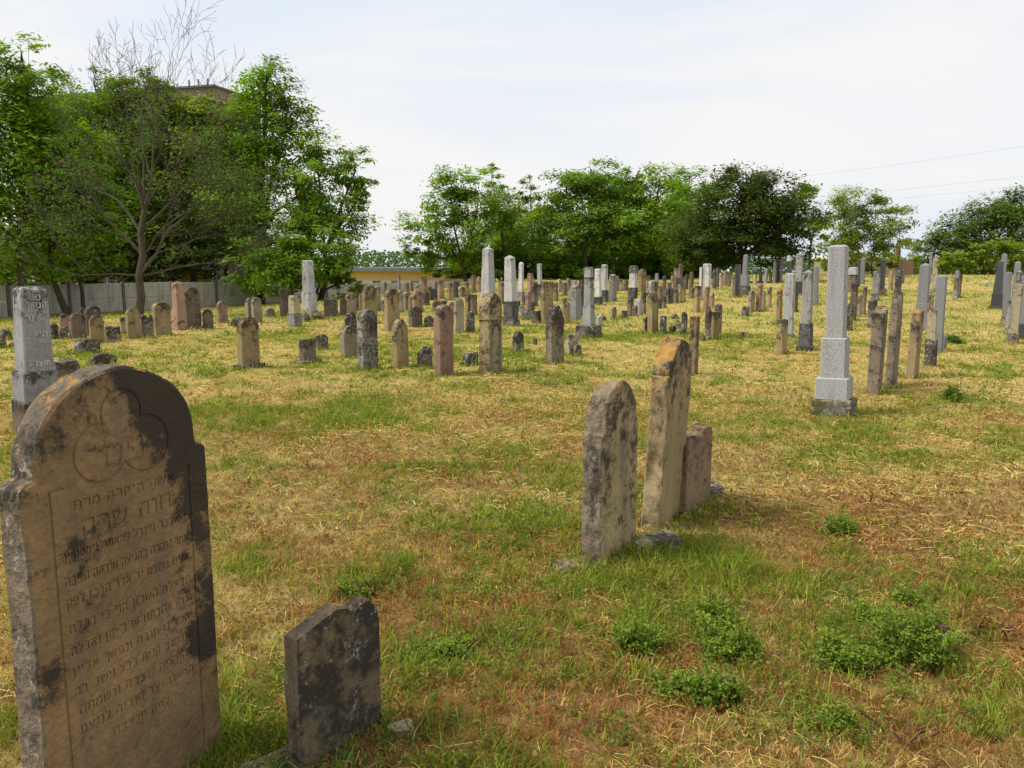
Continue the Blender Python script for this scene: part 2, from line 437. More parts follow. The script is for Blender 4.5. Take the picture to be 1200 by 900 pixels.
# ------------------------------------------------------------------ concrete boundary wall
def build_wall():
    g = NT('old concrete')
    v = g.n('TexCoord').outputs['Object']
    sv = g.n('Mapping', {'Vector': v, 'Scale': (3.0, 3.0, 0.5)}).outputs[0]
    st = g.noise(sv, 2.0, 6, 0.7); n2 = g.noise(v, 20, 4)
    col = g.mix(g.ramp(n2, 0.3, 0.7), (0.47, 0.44, 0.39), (0.36, 0.335, 0.30))
    col = g.mix(g.ramp(st, 0.48, 0.75, 0, 0.75), col, (0.11, 0.09, 0.075))
    mw = g.done(col, 0.95, n2, 0.3, 0.01)
    mp = simple_mat('concrete post', (0.17, 0.16, 0.15), (0.10, 0.095, 0.09), 3)
    ang = math.atan2(WALL_D[1], WALL_D[0])
    root = empty('concrete_wall', (WALL_A[0], WALL_A[1], 0), (0, 0, ang))
    tag(root, 'stained concrete panel wall along the left edge of the cemetery', 'wall')
    step = 2.35
    pm = {}
    for i in range(-4, 15):
        x0 = i * step
        c = WALL_A + WALL_D * (x0 + step / 2)
        top = 0.80 - 0.010 * max(0, x0) - (0.16 if x0 > 14 else 0)
        me = pymesh('post', *box_vf(-0.06, 0.06, -0.08, 0.08, -2.9, 0.04, 0.012))
        p = link('post', me, mp, root); p.location = (x0, 0, top)
        for k, (z0, z1) in enumerate(((-0.62, 0.0), (-1.25, -0.63), (-2.2, -1.26))):
            key = k
            if key not in pm:
                pm[key] = pymesh('panel', *box_vf(0.065, step - 0.065, -0.035, 0.035, z0, z1 - 0.004, 0.012))
                pm[key].materials.append(mw)
            q = link('panel', pm[key], None, root); q.location = (x0, random.uniform(-0.008, 0.008), top - 0.02)
build_wall()

# ------------------------------------------------------------------ buildings beyond the wall
def window_part(parent, mfr, mgl, x, y, z, w, h, axis='y', d=0.06):
    """a window unit standing proud of a wall that faces -y (local)"""
    fr = 0.06
    parts = [box_vf(x, x + fr, y - d, y + 0.02, z, z + h), box_vf(x + w - fr, x + w, y - d, y + 0.02, z, z + h),
             box_vf(x + fr, x + w - fr, y - d, y + 0.02, z, z + fr), box_vf(x + fr, x + w - fr, y - d, y + 0.02, z + h - fr, z + h),
             box_vf(x + w / 2 - fr / 2, x + w / 2 + fr / 2, y - d * 0.8, y + 0.02, z + fr, z + h - fr)]
    o = link('window', pymesh('window', *merge(*parts)), mfr, parent)
    link('pane', pymesh('pane', *box_vf(x + fr, x + w - fr, y - 0.025, y - 0.012, z + fr, z + h - fr)), mgl, o)
    return o

g = NT('dark window glass')
M['glass'] = g.done(g.mix(0.0, (0.02, 0.022, 0.025), (0.02, 0.02, 0.02)), 0.15, None, spec=0.5)
M['frame'] = simple_mat('window frame', (0.30, 0.29, 0.27), (0.22, 0.21, 0.2), 5)
M['plaster'] = simple_mat('beige plaster', (0.34, 0.27, 0.19), (0.25, 0.20, 0.145), 1.2)
M['greyroof'] = simple_mat('grey roof sheet', (0.17, 0.17, 0.19), (0.11, 0.11, 0.12), 2)
M['yellow'] = simple_mat('yellow plaster', (0.66, 0.45, 0.14), (0.56, 0.37, 0.11), 1.0)
M['cream'] = simple_mat('cream plaster', (0.55, 0.50, 0.38), (0.45, 0.40, 0.30), 1.0)
M['darkwall'] = simple_mat('dark weathered concrete', (0.085, 0.08, 0.075), (0.05, 0.048, 0.045), 1.0)

def build_block():
    a = at_depth(40, 330, 56); b = at_depth(262, 330, 52)
    dx, dy = b.x - a.x, b.y - a.y
    L = math.hypot(dx, dy)
    top = at_depth(262, 100, 52).z
    root = empty('apartment_block', (a.x, a.y, -3.0), (0, 0, math.atan2(dy, dx)))
    tag(root, 'dark multi storey block with flat roof behind the left trees', 'building')
    H = top + 3.0
    link('wall', pymesh('wall', *box_vf(0, L, 0, 5, 0, H - 0.9)), M['darkwall'], root)
    link('parapet', pymesh('parapet', *box_vf(-0.05, L + 0.05, -0.08, 5.05, H - 0.895, H - 0.12)), M['plaster'], root)
    rf = link('roof', pymesh('roof', *box_vf(-0.2, L + 0.2, -0.3, 5.2, H - 0.115, H)), M['greyroof'], root)
    for k in range(3):
        x = L - 3.2 + k * 0.7
        link('vent_pipe', pymesh('vent_pipe', *loft([[(x + 0.06 * math.cos(q), 2 + 0.06 * math.sin(q), z) for q in [i * math.pi / 4 for i in range(8)]] for z in (H - 0.05, H + 0.9)])), M['frame'], rf)
    nf = int((H - 1.2) / 2.9)
    for f in range(nf):
        z = H - 0.9 - 2.5 - f * 2.9
        if z < 0.3: break
        link('storey_band', pymesh('storey_band', *box_vf(0, L, -0.07, -0.004, z - 0.55, z - 0.25)), M['darkwall'], root)
        x = 0.8
        while x < L - 1.9:
            window_part(root, M['frame'], M['glass'], x, 0, z, 1.5, 1.5)
            x += 2.6
build_block()

def build_yellow():
    a = at_depth(405, 325, 84); b = at_depth(520, 325, 80)
    L = math.hypot(b.x - a.x, b.y - a.y)
    zt = at_depth(470, 313.6, 80).z; ze = at_depth(470, 318.2, 80).z; zy = at_depth(470, 326.5, 80).z
    z0 = -5.0
    root = empty('yellow_building', (a.x, a.y, z0), (0, 0, math.atan2(b.y - a.y, b.x - a.x)))
    tag(root, 'long low yellow building with grey roof beyond the wall', 'building')
    link('wall', pymesh('wall', *box_vf(0, L, 0, 8, 0, zy - z0 - 0.003)), M['cream'], root)
    link('upper_wall', pymesh('upper_wall', *box_vf(-0.06, L + 0.06, -0.06, 8.06, zy - z0, ze - z0 - 0.003)), M['yellow'], root)
    link('roof', pymesh('roof', *box_vf(-0.5, L + 0.5, -0.55, 8.5, ze - z0, zt - z0, 0.05)), M['greyroof'], root)
    x = 1.0
    while x < L - 1.5:
        window_part(root, M['frame'], M['glass'], x, 0, zy - z0 - 1.35, 0.9, 1.1)
        x += 2.15
build_yellow()

def build_shed():
    c = at_depth(228, 330, 45)
    root = empty('yellow_shed', (c.x, c.y, -3.0), (0, 0, 0.5))
    tag(root, 'small bright yellow hut showing above the wall through leaves', 'hut')
    h = at_depth(228, 316, 45).z + 3.0
    link('wall', pymesh('wall', *box_vf(-0.7, 0.7, -0.6, 0.6, 0, h - 0.1)), simple_mat('bright yellow paint', (0.75, 0.45, 0.03), (0.62, 0.36, 0.03), 2), root)
    link('roof', pymesh('roof', *box_vf(-0.8, 0.8, -0.7, 0.7, h - 0.097, h, 0.02)), M['greyroof'], root)
build_shed()

def build_right_far():
    # brick pillar and tan wall behind the saplings on the right
    mb = simple_mat('weathered brick pillar', (0.30, 0.17, 0.12), (0.22, 0.12, 0.085), 4)
    c = at_depth(1050, 318, 72); z0 = float(terrain(c.x, c.y))
    zt = at_depth(1050, 288, 72).z
    root = empty('ruined_gatehouse', (c.x, c.y, z0)); tag(root, 'brick pillar with low wall stub standing behind the saplings', 'ruin')
    link('pillar', pymesh('pillar', *box_vf(-0.22, 0.22, -0.22, 0.22, -0.3, zt - z0, 0.03)), mb, root)
    link('wall', pymesh('wall', *box_vf(0.225, 1.4, -0.15, 0.15, -0.3, zt - z0 - 1.3, 0.02)), mb, root)
    # low white-roofed shed glimpsed through the saplings
    c = at_depth(1012, 305, 150)
    zt = at_depth(1012, 299, 150).z
    root = empty('white_roofed_hall', (c.x, c.y, -5.2)); tag(root, 'far low hall with white roof behind the saplings', 'building')
    link('wall', pymesh('wall', *box_vf(-6, 6, 0, 8, 0, zt + 5.2 - 0.7)), M['plaster'], root)
    link('roof', pymesh('roof', *box_vf(-6.4, 6.4, -0.4, 8.4, zt + 5.2 - 0.697, zt + 5.2, 0.05)), simple_mat('white sheet roof', (0.72, 0.73, 0.75), (0.6, 0.61, 0.63), 1), root)
build_right_far()

def build_wires():
    mw = simple_mat('power line', (0.45, 0.45, 0.46), (0.40, 0.40, 0.41), 1)
    mpole = simple_mat('utility pole wood', (0.14, 0.12, 0.10), (0.09, 0.08, 0.07), 3)
    ends = []
    for (px, Y, ys, lab) in ((868, 84, (214, 237, 246), 'wooden utility pole standing behind the broad dark tree'), (1330, 60, (150, 190, 202), 'wooden utility pole to the right of the far bushes')):
        base = at_depth(px, 330, Y); zg = float(terrain(base.x, Y)) - 0.4
        tops = [at_depth(px, y, Y) for y in ys]
        root = empty('utility_pole', (base.x, Y, zg)); tag(root, lab, 'pole', 'poles carrying the power lines')
        H = tops[0].z - zg
        link('shaft', pymesh('shaft', *loft([[(r * math.cos(q), r * math.sin(q), z) for q in [i * math.pi / 4 for i in range(8)]] for r, z in ((0.16, 0), (0.11, H))])), mpole, root)
        for t in tops:
            link('insulator', pymesh('insulator', *loft([[(x, r * math.cos(q), t.z - zg - 0.06 + r * math.sin(q)) for q in [i * math.pi / 3 for i in range(6)]] for x, r in ((0.08, .03), (0.2, .05), (0.35, .03))])), M['frame'], root)
        ends.append([t + Vector((0.3, 0, 0)) for t in tops])
    for k, lab in enumerate(('topmost thin power line crossing the sky at right', 'middle thin power line crossing the sky at right', 'lowest thin power line crossing the sky at right')):
        a, b = ends[0][k], ends[1][k]
        pts = []
        for i in range(25):
            t = i / 24
            p = a.lerp(b, t); p.z -= 0.55 * 4 * t * (1 - t) * 0.5
            pts.append(p)
        v, f = tube(pts, [0.009] * 25, 4)
        tag(link('power_line', pymesh('power_line', v, f), mw), lab, 'cable', 'power lines')

def tube(pts, rad, n=5):
    pts = [Vector(p) for p in pts]
    rings = []
    for i, p in enumerate(pts):
        d = (pts[min(i + 1, len(pts) - 1)] - pts[max(i - 1, 0)])
        if d.length < 1e-6: d = Vector((0, 0, 1))
        d.normalize()
        u = d.cross(Vector((0.31, 0.17, 0.93)))
        if u.length < 1e-3: u = d.cross(Vector((1, 0, 0)))
        u.normalize(); w = d.cross(u)
        r = rad[i]
        rings.append([tuple(p + u * (r * math.cos(2 * math.pi * k / n)) + w * (r * math.sin(2 * math.pi * k / n))) for k in range(n)])
    return loft(rings)
build_wires()

# ------------------------------------------------------------------ gravestones: outlines
def outline(kind, w, h, rnd):
    """closed outline (u, z), counter-clockwise, foot sunk below the turf"""
    b = -0.28; hw = w / 2
    P = [(-hw, b), (hw, b)]
    def arc(cx, cz, rx, rz, a0, a1, n=14):
        return [(cx + rx * math.cos(a0 + (a1 - a0) * i / n), cz + rz * math.sin(a0 + (a1 - a0) * i / n)) for i in range(n + 1)]
    if kind == 'arch':
        rz = min(hw, h * 0.6)
        P += arc(0, h - rz, hw, rz, 0, math.pi)
    elif kind == 'lowarch':
        rz = hw * 0.55
        P += arc(0, h - rz, hw, rz, 0, math.pi)
    elif kind == 'shoulder':
        aw = hw * 0.83; rz = aw; sh = h - rz - 0.03 * h
        P += [(hw, sh), (aw + 0.004, sh + 0.004)] + arc(0, h - rz, aw, rz, 0, math.pi) + [(-aw - 0.004, sh + 0.004), (-hw, sh)]
    elif kind == 'gothic':
        zs = h - w * 0.75
        P += [(hw, zs), (hw * 0.92, zs + (h - zs) * .35), (hw * .66, zs + (h - zs) * .68), (hw * .3, zs + (h - zs) * .92), (0, h),
              (-hw * .3, zs + (h - zs) * .92), (-hw * .66, zs + (h - zs) * .68), (-hw * .92, zs + (h - zs) * .35), (-hw, zs)]
    elif kind == 'ogee':
        zs = h - w * 0.5
        P += [(hw, zs), (hw * .8, zs + (h - zs) * .18), (hw * .6, zs + (h - zs) * .6), (hw * .35, zs + (h - zs) * .9), (0, h),
              (-hw * .35, zs + (h - zs) * .9), (-hw * .6, zs + (h - zs) * .5), (-hw * .75, zs + (h - zs) * .15), (-hw, zs + .02)]
    elif kind == 'flat':
        P += [(hw, h), (-hw, h)]
    elif kind == 'peak':
        zs = h - w * 0.28
        P += [(hw, zs), (0, h), (-hw, zs)]
    elif kind == 'slant':
        P += [(hw, h * (0.80 if rnd.random() < .5 else 1.0)), (hw * .1, h * .96), (-hw, h * 0.93)]
    else:  # broken
        n = 6
        P += [(hw, h * rnd.uniform(.7, .95))] + [(hw - w * i / n, h * rnd.uniform(.78, 1.0)) for i in range(1, n)] + [(-hw, h * rnd.uniform(.65, .95))]
    return P

def resample(P, ds):
    out = []
    n = len(P)
    for i in range(n):
        a = P[i]; b = P[(i + 1) % n]
        L = math.hypot(b[0] - a[0], b[1] - a[1])
        k = max(1, int(L / ds + 0.5))
        for j in range(k):
            t = j / k
            out.append((a[0] + (b[0] - a[0]) * t, a[1] + (b[1] - a[1]) * t))
    return out

def offset(P, d):
    n = len(P); out = []
    for i in range(n):
        a, p, b = P[i - 1], P[i], P[(i + 1) % n]
        e1 = Vector((p[0] - a[0], p[1] - a[1])); e2 = Vector((b[0] - p[0], b[1] - p[1]))
        if e1.length < 1e-7: e1 = e2
        if e2.length < 1e-7: e2 = e1
        n1 = Vector((-e1.y, e1.x)).normalized(); n2 = Vector((-e2.y, e2.x)).normalized()
        m = n1 + n2
        if m.length < 1e-4: m = n1
        m.normalize()
        c = max(0.5, m.dot(n1))
        out.append((p[0] + m.x * d / c, p[1] + m.y * d / c))
    return out

def slab_vf(P, t, ds, bev, rough, seed, nt=2, frame=None):
    """thick slab from an outline; the front looks along -y; frame=(inset, depth) sinks a panel into the front"""
    P = resample(P, ds)
    a = np.array(P)
    jit = np.where(a[:, 1] > 0.02, 1.0, 0.0)
    layers = []
    if frame:
        fi, fd = frame
        layers += [(-t / 2 + fd, fi + fd * 0.8, 0), (-t / 2, fi, 0)]
    layers += [(-t / 2, bev, 0.25), (-t / 2 + bev, 0, 0.6)]
    for k in range(1, nt):
        layers.append((-t / 2 + bev + (t - 2 * bev) * k / nt, 0, 1.0))
    layers += [(t / 2 - bev, 0, 0.8), (t / 2, bev, 0.4)]
    rings = []
    for (y, ins, ra) in layers:
        Q = np.array(offset(P, ins)) if ins else a.copy()
        if rough and ra:
            nn = fbm(a[:, 0] * 9 + seed * 1.3 + y * 14, a[:, 1] * 9 + seed * 2.1 - y * 11, seed, 3) - 0.5
            O = np.array(offset(P, 1.0)) - a
            Q = Q + O * (nn * 2 * rough * ra * jit)[:, None]
        rings.append([(q[0], y, q[1]) for q in Q])
    # loft() expects rings going "up"; here front to back
    v, f = loft(rings)
    return v, [tuple(reversed(q)) for q in f]

# ------------------------------------------------------------------ gravestones: builders in photo pixels
YAW = R(57)
STONES = []      # (x, y, radius) for the tufts round their feet

def solve_w(Wp, b, wr=(0.30, 0.72), t=0.13):
    cb, sb = abs(math.cos(b)), abs(math.sin(b))
    w = (Wp - t * sb) / max(cb, 0.05)
    w = min(max(w, wr[0]), wr[1])
    t2 = (Wp - w * cb) / max(sb, 0.05)
    t2 = min(max(t2, 0.07), 0.22)
    w = min(max((Wp - t2 * sb) / max(cb, 0.05), 0.12), 1.1)
    return w, t2

def stone(kind, xl, xr, yb, yt, mat, label=None, name=None, cat='headstone', yaw=None, lean=0.0, back=0.0, t=None, group=None, base=None, w=None, mat2=None, rough=None, sink=0.0, parts=None):
    xc = (xl + xr) / 2
    p = ground_at(xc, yb)
    Y = p.y
    top = at_depth(xc, yt, Y + 0.1)
    H = max(0.08, top.z - p.z)
    dist = math.hypot(p.x, p.y)
    yw = YAW if yaw is None else R(yaw)
    b = yw + math.atan2(p.x, p.y)
    mpp = Y / FPX
    Wp = (xr - xl) * mpp
    seed = int(xc * 13 + yb * 7)
    rnd = random.Random(seed)
    yw += R(rnd.uniform(-4, 4)) if yaw is None else 0
    rot = (R(-back + rnd.uniform(-1.5, 1.5)), R(lean + rnd.uniform(-1, 1)), yw)
    if name is None:
        name = {'obelisk': 'obelisk', 'pillar': 'pillar_tombstone', 'broken': 'broken_headstone', 'rock': 'rock', 'block': 'stone_block'}.get(kind, 'headstone')
    near = dist < 16
    ds = 0.03 if dist < 8 else 0.05 if near else 0.09
    if kind in ('obelisk', 'pillar'):
        s = Wp / (abs(math.cos(b)) + abs(math.sin(b)))
        return obelisk(name, p, rot, H, s, mat, label, cat if cat != 'headstone' else 'tombstone', parts, mat2, group, Y, xc, flat=(kind == 'pillar'))
    if kind == 'rock':
        rw = Wp * 0.5
        bm = bmesh.new()
        bmesh.ops.create_icosphere(bm, subdivisions=3 if near else 2, radius=1.0)
        for v in bm.verts: v.co = Vector((v.co.x * rw, v.co.y * rw * 0.8, v.co.z * H * (0.62 if H < rw else 0.55) + H * 0.42))
        vs_ = wobble([tuple(v.co) for v in bm.verts], 0.28 * min(rw, H), 2.2 / max(rw, 0.1), seed)
        for v, q in zip(bm.verts, vs_): v.co = q
        me = bpy.data.meshes.new(name); bm.to_mesh(me); bm.free()
        o = link(name, me, M[mat], None, 40); o.location = p; o.rotation_euler = (0, 0, yw)
        if label: tag(o, label, cat if cat != 'headstone' else 'rock', group)
        STONES.append((p.x, p.y, rw * 1.1))
        return o
    if kind == 'block':
        s = Wp / (abs(math.cos(b)) + abs(math.sin(b)))
        hw, hd = s * 0.62, s * 0.38
        rings = []
        zs = [-0.2, 0.0, H * 0.5, H * 0.97, H]
        for i, z in enumerate(zs):
            k = 0.94 if i == 4 else 1.0
            rings.append(ring_rect(hw * k, hd * k, z, 0.02))
        v, f = loft(rings)
        v = wobble(v, 0.035 * min(1, s * 3), 6, seed)
        o = link(name, pymesh(name, v, f), M[mat], None, 40); o.location = p; o.rotation_euler = rot
        if label: tag(o, label, cat, group)
        STONES.append((p.x, p.y, s * 0.6))
        return o
    w0, t0 = solve_w(Wp, b)
    if w: w0 = w
    if t: t0 = t
    P = outline(kind, w0, H, rnd)
    ro = rough if rough is not None else (0.012 if kind != 'broken' else 0.02)
    fr = (0.045, 0.012) if (dist < 22 and kind == 'arch' and w0 > 0.3) else None
    v, f = slab_vf(P, t0, ds, min(0.012, t0 * 0.15), ro, seed % 97, 4 if near else 2, fr)
    me = pymesh(name, v, f)
    if base:
        root = empty(name, p, (0, 0, yw))
        o = link('slab', me, M[mat], root, 35); o.rotation_euler = (rot[0], rot[1], 0)
        bw, bh = base
        bv, bf = loft([ring_rect(w0 * bw / 2, t0 * 1.1, z, 0.02) for z in (-0.2, bh * 0.9, bh)])
        link('base', pymesh('base', wobble(bv, 0.012, 5, seed), bf), M[mat2 or 'rubble'], root, 40)
        o = root
    else:
        o = link(name, me, M[mat], None, 35)
        o.location = p; o.rotation_euler = rot
    if label: tag(o, label, cat, group)
    STONES.append((p.x, p.y, w0 * 0.55))
    return o

def obelisk(name, p, rot, H, s, mat, label, cat, parts, mat2, group, Y, xc, flat=False):
    """stacked tombstone: parts = [(part name, y pixel of its top, width factor, material, taper)], from the ground up; the shaft last"""
    root = empty(name, p, rot)
    tag(root, label, cat, group)
    hs = s / 2
    z = -0.3
    if not parts:
        parts = [('base', None, 1.0, mat2 or mat, 1.0, 0.16), ('shaft', None, 0.84, mat, 0.9, 1.0)]
    for i, pt in enumerate(parts):
        nm, ytop, k, m, taper, frac = pt
        if ytop is not None: z1 = at_depth(xc, ytop, Y).z - p.z
        else: z1 = H * frac
        last = i == len(parts) - 1
        a = hs * k; bt = a * taper
        bev = 0.012 if Y < 25 else 0.008
        rings = [ring_rect(a, a, z + (0.002 if i else 0), bev)]
        if last:
            cap = bt * (0.25 if flat else 0.62)
            rings += [ring_rect(bt, bt, z1 - cap, bev)]
            if flat: rings += [ring_rect(bt * 0.72, bt * 0.72, z1, bev)]
            else: rings += [ring_rect(bt * 0.05, bt * 0.05, z1, 0.001)]
        else:
            rings += [ring_rect(bt, bt, z1 - bev, bev), ring_rect(bt - bev, bt - bev, z1, bev)]
        v, f = loft(rings)
        if m in ('rubble', 'mossy', 'lichen'): v = wobble(v, 0.02, 5, int(xc))
        link(nm, pymesh(nm, v, f), M[m], root, 30)
        z = z1
    STONES.append((p.x, p.y, s * 0.6))
    return root

# ------------------------------------------------------------------ writing: square Hebrew letters as chiselled strokes
LET = {
    'א': [[(.1, 1), (.72, 0)], [(.66, 1), (.62, .7), (.46, .56)], [(.08, 0), (.1, .33), (.27, .6)]],
    'ב': [[(.05, 1), (.6, 1), (.6, .04)], [(0, 0), (.76, 0)]],
    'ג': [[(.1, 1), (.36, 1), (.36, .5), (.46, 0)], [(.34, .3), (.04, 0)]],
    'ד': [[(0, 1), (.72, 1)], [(.57, .98), (.57, 0)]],
    'ה': [[(0, 1), (.66, 1), (.66, 0)], [(.12, .62), (.12, 0)]],
    'ו': [[(.03, 1), (.25, 1), (.25, 0)]],
    'ז': [[(0, 1), (.42, .96)], [(.22, .95), (.18, 0)]],
    'ח': [[(.1, 0), (.1, 1), (.66, 1), (.66, 0)]],
    'ט': [[(.2, 1), (.05, .85), (.06, .05), (.6, 0), (.66, .3), (.66, .9), (.52, 1), (.4, .85)]],
    'י': [[(.03, 1), (.24, 1), (.2, .55)]],
    'כ': [[(.05, 1), (.5, 1), (.62, .8), (.62, .2), (.5, 0), (.05, 0)]],
    'ך': [[(0, 1), (.6, 1), (.6, -.3)]],
    'ל': [[(.1, 1.38), (.1, 1), (.6, 1), (.56, .6), (.26, 0)]],
    'מ': [[(.03, 0), (.2, .8), (.06, 1)], [(.22, .84), (.45, 1), (.66, .8), (.66, 0), (.34, 0)]],
    'ם': [[(.05, 1), (.66, 1), (.66, 0), (.1, 0), (.1, .93)]],
    'נ': [[(.1, 1), (.36, 1), (.36, 0), (0, 0)]],
    'ן': [[(.03, 1), (.22, 1), (.22, -.35)]],
    'ס': [[(0, 1), (.6, 1), (.63, .4), (.36, 0), (.1, .4), (.1, .92)]],
    'ע': [[(.1, 1), (.32, .26)], [(.66, 1), (.6, .5), (.36, .16), (0, -.06)]],
    'פ': [[(.34, .5), (.1, .56), (.1, 1), (.58, 1), (.68, .8), (.68, .12), (.56, 0), (.04, 0)]],
    'צ': [[(.05, 1), (.56, .12), (.52, 0), (0, 0)], [(.62, 1), (.56, .66), (.42, .5)]],
    'ק': [[(0, 1), (.6, 1), (.6, .55), (.4, .1)], [(.1, .6), (.1, -.35)]],
    'ר': [[(0, 1), (.5, 1), (.62, .85), (.62, 0)]],
    'ש': [[(.04, 1), (.1, 0), (.6, .02), (.8, .5), (.82, 1)], [(.44, 1), (.41, .6), (.16, .28)]],
    'ת': [[(.05, 1), (.58, 1), (.7, .85), (.7, 0)], [(.2, .94), (.2, .1), (.02, 0)]],
}

def hand_cut(s, h, width, z, y0, y1, wk=.15):
    """a line of letters from right to left, each a little off, as a mason cuts them; solid strokes between y0 and y1"""
    rnd = random.Random(len(s) * 7 + int(z * 1000))
    pos = []; x = 0.0
    for ch in s:
        if ch not in LET:
            x += .5; continue
        w = max(p[0] for st in LET[ch] for p in st)
        pos.append((ch, x, w)); x += w + .24
    k = width / max(x - .24, .1)
    out = []
    for ch, xp, w in pos:
        sc = rnd.uniform(.92, 1.05); q = R(rnd.uniform(-2.5, 2.5)); dz = rnd.uniform(-.05, .05) * h
        cx = width / 2 - (xp + w / 2) * k
        for st in LET[ch]:
            P = []
            for (u, v) in st:
                ux, uz = (u - w / 2) * k * sc, (v - .5) * h * sc
                P.append((cx + ux * math.cos(q) - uz * math.sin(q), z + dz + ux * math.sin(q) + uz * math.cos(q)))
            out.append(ribbon(P, wk * h * rnd.uniform(.85, 1.15), y0, y1))
    return out

def ribbon(P, wd, y0, y1, closed=False):
    """a band of width wd along the polyline P (u, z), solid between y0 and y1"""
    n = len(P); L = []; Rr = []
    for i in range(n):
        a = P[i - 1] if (i or closed) else P[0]
        b = P[(i + 1) % n] if (i < n - 1 or closed) else P[-1]
        d = Vector((b[0] - a[0], b[1] - a[1])).normalized()
        L.append((P[i][0] - d.y * wd / 2, P[i][1] + d.x * wd / 2)); Rr.append((P[i][0] + d.y * wd / 2, P[i][1] - d.x * wd / 2))
    v = []
    for i in range(n):
        v += [(L[i][0], y0, L[i][1]), (Rr[i][0], y0, Rr[i][1]), (Rr[i][0], y1, Rr[i][1]), (L[i][0], y1, L[i][1])]
    f = []
    for i in range(n if closed else n - 1):
        j = (i + 1) % n
        for k in range(4):
            f.append((4 * i + k, 4 * i + (k + 1) % 4, 4 * j + (k + 1) % 4, 4 * j + k))
    if not closed:
        f += [(3, 2, 1, 0), tuple(4 * (n - 1) + k for k in range(4))]
    return v, f

def carve(me, cutters, solver='EXACT'):
    """cut grooves into a mesh, so that the writing is real relief"""
    a = bpy.data.objects.new('a', me); COL.objects.link(a)
    tmp = []
    for v, f in cutters:
        cm = pymesh('cut', v, f)
        bm = bmesh.new(); bm.from_mesh(cm)
        bmesh.ops.remove_doubles(bm, verts=bm.verts, dist=1e-6)
        bmesh.ops.recalc_face_normals(bm, faces=bm.faces)
        bm.to_mesh(cm); bm.free()
        c = bpy.data.objects.new('cut', cm); COL.objects.link(c); tmp.append(c)
        md = a.modifiers.new('cut', 'BOOLEAN'); md.operation = 'DIFFERENCE'; md.object = c; md.solver = solver
        if solver == 'EXACT': md.use_self = True
    dg = bpy.context.evaluated_depsgraph_get(); dg.update()
    out = bpy.data.meshes.new_from_object(a.evaluated_get(dg))
    for c in tmp + [a]: bpy.data.objects.remove(c)
    return out

